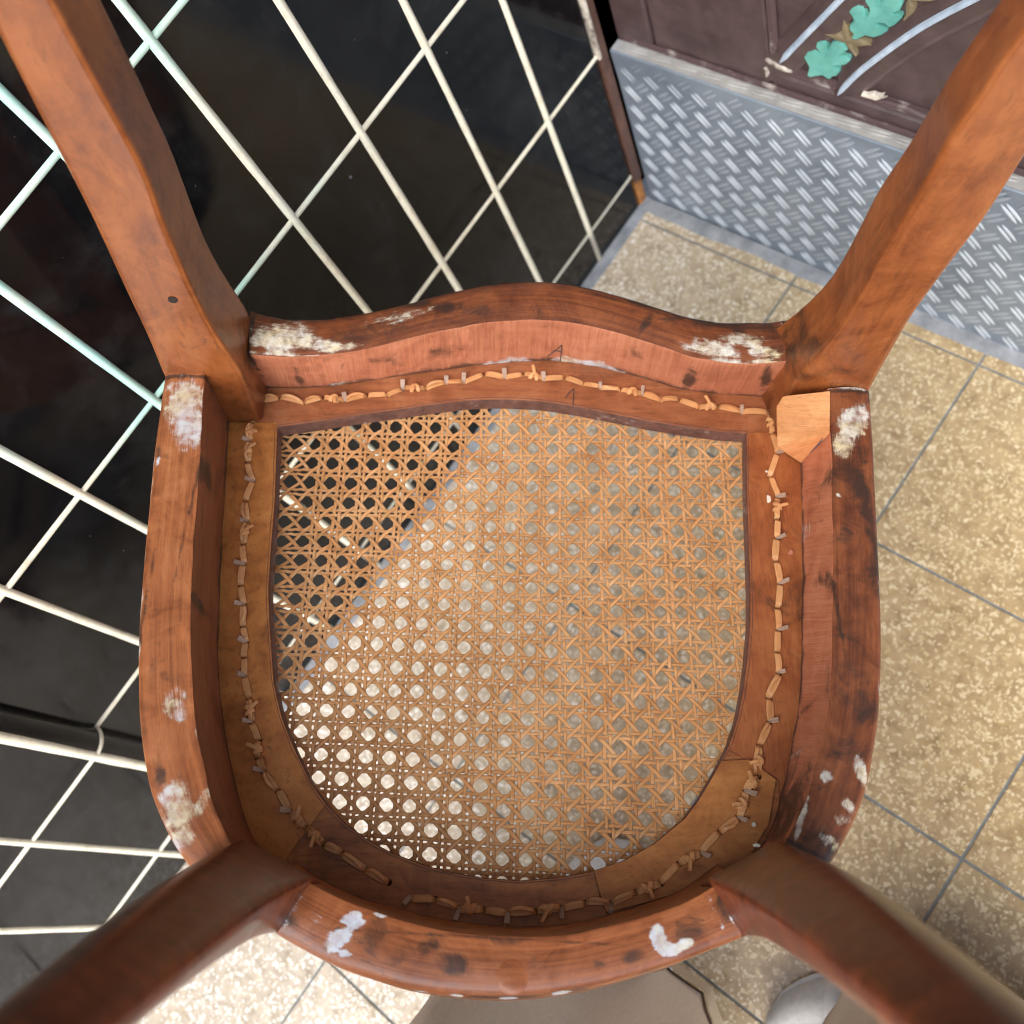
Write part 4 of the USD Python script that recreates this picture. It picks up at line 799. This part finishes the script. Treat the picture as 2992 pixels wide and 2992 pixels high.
run([HOLES_T[0]] + HOLES_L, lambda a: (-.95, .15, 0), {1, 2, 6, 15, 17, 21, 22}, {2, 4, 6, 8, 10, 12, 14, 16, 19, 21}, {2, 5, 6, 10, 15, 17, 18, 19, 22, 24, 25})
peg(P(772,1694,ZF), (-.6,-.8,.5), .005, .003)
# loose chips and pencilled writing on the wood
def flat_chip(u, v, z, ru, rv, seed, mt, h=.0008, name='paint_chip'):
    c = P(u, v, z); k = np.linalg.norm(P(u + 10, v, z) - c) / 10; r_ = np.random.default_rng(seed)
    th = np.linspace(0, 2 * math.pi, 11, endpoint=False); rr = r_.uniform(.65, 1.15, 11)
    pg = Polygon([(c[0] + ru * k * r * math.cos(t), c[1] + rv * k * r * math.sin(t)) for t, r in zip(th, rr)])
    t = trimesh.creation.extrude_polygon(pg, h, engine='earcut'); t.apply_translation((0, 0, z + .0001)); put_tm(chair, name, t, mt)
flat_chip(1491, 1044, ZF, 5, 5, 3, 'red_chip', .002, 'wood_chip')
flat_chip(1421, 1556, ZF + .0017, 4, 5, 4, 'white_paint_chip', .0015, 'wood_chip')
flat_chip(952, 1748, ZF, 4, 4, 5, 'stitch_cane', .001, 'wood_chip')
for i, (u, v, a, b) in enumerate([(1450,941,5,9),(1446,890,2.5,2.5),(1428,1595,7,4),(1494,601,5,4)]): flat_chip(u, v, ZF if i < 2 else .001, a, b, 20 + i, 'white_paint_chip', .0003)
def pencil(pts, z_of, name):
    q = np.array([z_of(u, v) for u, v in pts]); d = np.gradient(q, axis=0); d /= np.linalg.norm(d, axis=1, keepdims=True)
    nrm_ = np.cross(d, (0, -.35, 1.0)); nrm_ /= np.linalg.norm(nrm_, axis=1, keepdims=True)
    V = np.vstack([q - nrm_ * .00035, q + nrm_ * .00035]); put(chair, name, V, grid_faces(2, len(q)), 'pencil')
fl = lambda u, v: P(u, v, ZF + .0004)
pencil([(1067,752),(1073,742),(1083,733)], fl, 'pencil_stroke'); pencil([(1083,733),(1082.5,745),(1081,765)], fl, 'pencil_stroke')
bF, cF = curve(B_F, 0, 260), curve(C_F, ZF, 260)
def on_front_face(u, v):
    """point on the raw inner face of the front rail"""
    best = None
    d = ldir(u, v)
    for i in range(60, 200):
        for pa, pb, pc in ((bF[i], bF[i + 1], cF[i]), (bF[i + 1], cF[i + 1], cF[i])):
            nn = np.cross(pb - pa, pc - pa); den = nn @ d
            if abs(den) < 1e-12: continue
            q = CL + d * ((pa - CL) @ nn) / den
            s1 = np.cross(pb - pa, q - pa) @ nn; s2 = np.cross(pc - pb, q - pb) @ nn; s3 = np.cross(pa - pc, q - pc) @ nn
            if (s1 >= 0) == (s2 >= 0) == (s3 >= 0): return q - d / np.linalg.norm(d) * .0012
    return P(u, v, -.03)
pencil([(1032,673),(1047,662),(1060,651)], on_front_face, 'pencil_stroke'); pencil([(1060,651),(1059,665),(1057,682)], on_front_face, 'pencil_stroke'); pencil([(1044,662),(1052,662),(1059,664)], on_front_face, 'pencil_stroke')
# ---- the chair's back, hanging below the seat and standing on the floor behind the back rail
up_l = np.linalg.inv(MC[:3, :3].T) @ np.array([0, 0, 1.0])
def back_len(p):                                           # distance down -z to the floor
    w = O_W + p @ MC[:3, :3]; return w[2] / EN[2]
posts = []
for u0, v0 in ((640, 1722), (1275, 1722)):
    p0 = P(u0, v0, -.060); L = back_len(p0)
    posts.append((p0, L))
Lb = min(l for _, l in posts)
for p0, L in posts:
    rings = []
    for t in np.linspace(0, 1, 14):
        c = p0 + np.array((0, -.012 * math.sin(math.pi * t), -(L - .012 if L == Lb else Lb - .012) * t)); k = 1 - .35 * t
        q = np.array([c + np.array((sx * .016 * k, sy * .012 * k, 0)) for sx, sy in ((-1, -1), (1, -1), (1, 1), (-1, 1))]); rings.append(ring4(q, .004))
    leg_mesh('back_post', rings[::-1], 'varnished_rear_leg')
pl, pr_ = posts[0][0], posts[1][0]
for f, hh, name in ((.97, .012, 'crest_rail'), (.40, .010, 'cross_rail')):
    rings = []
    for t in np.linspace(0, 1, 24):
        c = pl * (1 - t) + pr_ * t + np.array((0, -.014 * math.sin(math.pi * t), -(Lb - .018) * f + (-.0 if name == 'cross_rail' else .0)))
        q = np.array([c + np.array((0, sy * .009, sz * hh)) for sy, sz in ((-1, -1), (1, -1), (1, 1), (-1, 1))]); rings.append(ring4(q, .003))
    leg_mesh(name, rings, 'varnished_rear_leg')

# ---------------------------------------------------------------- person standing below the chair, only the trouser legs and shoes in view
person = thing('person', 'person in beige cropped trousers and white shoes standing behind the chair', 'person', loc=(0, 0, 0))
def foot_frame(u, v): return on_z(u * 1.54865, v * 1.54865, 0.0)
toe1, toe2 = foot_frame(1165, 1585), foot_frame(1448, 1940)
hem1, hem2 = on_z(1085 * 1.54865, 2010 * 1.54865, .12), on_z(1800 * 1.54865, 2040 * 1.54865, .12)
hipc = np.array([(hem1[0] + hem2[0]) / 2 + .06, min(hem1[1], hem2[1]) - .42, 0])
def loft(rings, closed=True):
    k = len(rings[0]); return np.vstack(rings), grid_faces(len(rings), k, closed)
def leg_cloth(hem, hip, w_hem, seed, z0=.115, z1=.86):
    rings = []; K = 64; th = np.linspace(0, 2 * math.pi, K, endpoint=False)
    for t in np.linspace(0, 1, 46):
        z = z0 + (z1 - z0) * t; c = np.array([hem[0], hem[1]]) * (1 - t) + np.array(hip[:2]) * t
        r = w_hem * (1 - t) + .098 * t
        p = np.stack([np.cos(th), np.sin(th), np.full(K, z * 3.0)], 1)
        wr = 1 + .14 * (meshkit.fbm(np.stack([np.cos(th) * 1.6 + seed, np.sin(th) * 1.6, np.full(K, z * 4)], 1), 3, seed) - .5) + .10 * (1 - np.abs(np.sin(th * 3.5 + 2.2 * np.sin(z * 7 + seed)))) ** 2 * (1 - .4 * t)
        rings.append(np.stack([c[0] + r * wr * np.cos(th), c[1] + r * .86 * wr * np.sin(th), np.full(K, z)], 1))
    return rings
for nm, hem, hx, w, sd_ in (('l', hem1, -.085, .112, 5), ('r', hem2, .085, .080, 9)):
    hip = hipc + np.array([hx * EX[0] * 1.2, hx * EX[1] * 1.2, 0])
    rg = leg_cloth(hem, hip, w, sd_)
    put(person, 'trouser_leg', *loft(rg), 'beige_cloth')
    base = rg[0]; c = base.mean(0)
    def hemring(z_a, z_b, k_a, k_b, jag=0.0):
        rows = []
        for z, k in ((z_a, k_a), ((z_a + z_b) / 2, (k_a + k_b) / 2 + .004), (z_b, k_b)):
            q = c + (base - c) * k; q[:, 2] = z + jag * (meshkit.fbm(q * 60, 2, 3) - .5); rows.append(q)
        return loft(rows)
    put(person, 'hem_seam', *hemring(.1165, .103, .998, 1.0, .006), 'brown_thread')
    put(person, 'trouser_hem', *hemring(.1035, .070, 1.012, 1.03, .003), 'beige_cloth')
    put(person, 'hem_lining', *hemring(.0705, .060, 1.012, .97), 'black_rubber')
put_tm(person, 'waist', trimesh.convex.convex_hull(np.vstack([np.stack([hipc[0] + a * np.cos(np.linspace(0, 6.28, 30)) * .17, hipc[1] + a * np.sin(np.linspace(0, 6.28, 30)) * .115, np.full(30, z)], 1) for a, z in ((1, .84), (1.02, .90), (.93, .99))])), 'beige_cloth', smooth=60)
def shoe(toe, heel_xy, w):
    toe = np.array([toe[0], toe[1], 0]); heel = np.array([heel_xy[0], heel_xy[1], 0]); d = toe - heel; L = .275; d /= np.linalg.norm(d); heel = toe - d * L; n_ = np.cross((0, 0, 1.0), d)
    K = 26; up, sole = [], []
    for t in np.linspace(0, 1, 26):
        half = w * .5 * (np.sqrt(np.clip(1 - ((t - .72) / .285) ** 2, 0.0004, 1)) if t > .72 else (.74 + .26 * math.sin((t / .72) * math.pi / 2)) * np.sqrt(np.clip(1 - (max(.10 - t, 0) / .102) ** 2, .0004, 1)))
        h = (.050 - .012 * (t - .6)) * np.sqrt(np.clip(1 - (max(t - .80, 0) / .204) ** 2, .02, 1)) if t > .5 else .05 + .05 * math.cos(t * math.pi)
        th = np.linspace(0, math.pi, K); c = heel + d * L * t
        up.append(c + n_[None] * (half * np.cos(th))[:, None] + np.array((0, 0, 1.0))[None] * (.018 + h * np.sin(th) ** .75)[:, None])
        sh = half * 1.05
        sole.append(np.array([c + n_ * sh + (0, 0, .020), c + n_ * (sh + .002) + (0, 0, .011), c + n_ * sh + (0, 0, .001), c - n_ * sh + (0, 0, .001), c - n_ * (sh + .002) + (0, 0, .011), c - n_ * sh + (0, 0, .020)]))
    s = put(person, 'shoe', *loft(up, False), 'white_canvas')
    put(s, 'sole', *loft(sole, True), 'white_rubber')
    ring_ = up[20]; cc_ = ring_.mean(0); sm = [ring_ + (ring_ - cc_) * .004 - d * .0016, ring_ + (ring_ - cc_) * .022, up[21] + (up[21] - cc_) * .002]
    put(s, 'toe_seam', *loft(sm, False), 'white_rubber')
    return heel, d
feet = []
for toe, hem, w in ((toe1, hem1, .098), (toe2, hem2, .100)):
    feet.append(shoe(toe, hem, w))
def hull2(a, ra, b, rb):
    s1 = trimesh.creation.icosphere(2, ra); s1.apply_translation(a); s2 = trimesh.creation.icosphere(2, rb); s2.apply_translation(b)
    t = trimesh.convex.convex_hull(np.vstack([s1.vertices, s2.vertices])); return m3.Manifold(m3.Mesh(np.asarray(t.vertices, np.float32), np.asarray(t.faces, np.uint32)))
bodies = []
for (heel, d), hem, hx in zip(feet, (hem1, hem2), (-.085, .085)):
    ank = heel + d * .075 + np.array((0, 0, .085)); hip = hipc + np.array([hx * EX[0] * 1.2, hx * EX[1] * 1.2, .86]); knee = (ank + hip) / 2
    bodies += [hull2(ank, .034, ank + d * .10 - (0, 0, .045), .03), hull2(ank, .034, knee, .052), hull2(knee, .052, hip, .075)]
bodies.append(hull2(bodies and hipc + (-.05, 0, .88), .085, hipc + (.05, 0, .88), .085))
bm = m3.Manifold.batch_boolean(bodies, m3.OpType.Add)
v_, f_, _ = meshkit.arrays(bm.refine_to_length(.012), False); tb = trimesh.Trimesh(v_, f_); trimesh.smoothing.filter_taubin(tb, iterations=12)
put_tm(person, 'body', tb, 'skin', smooth=True)
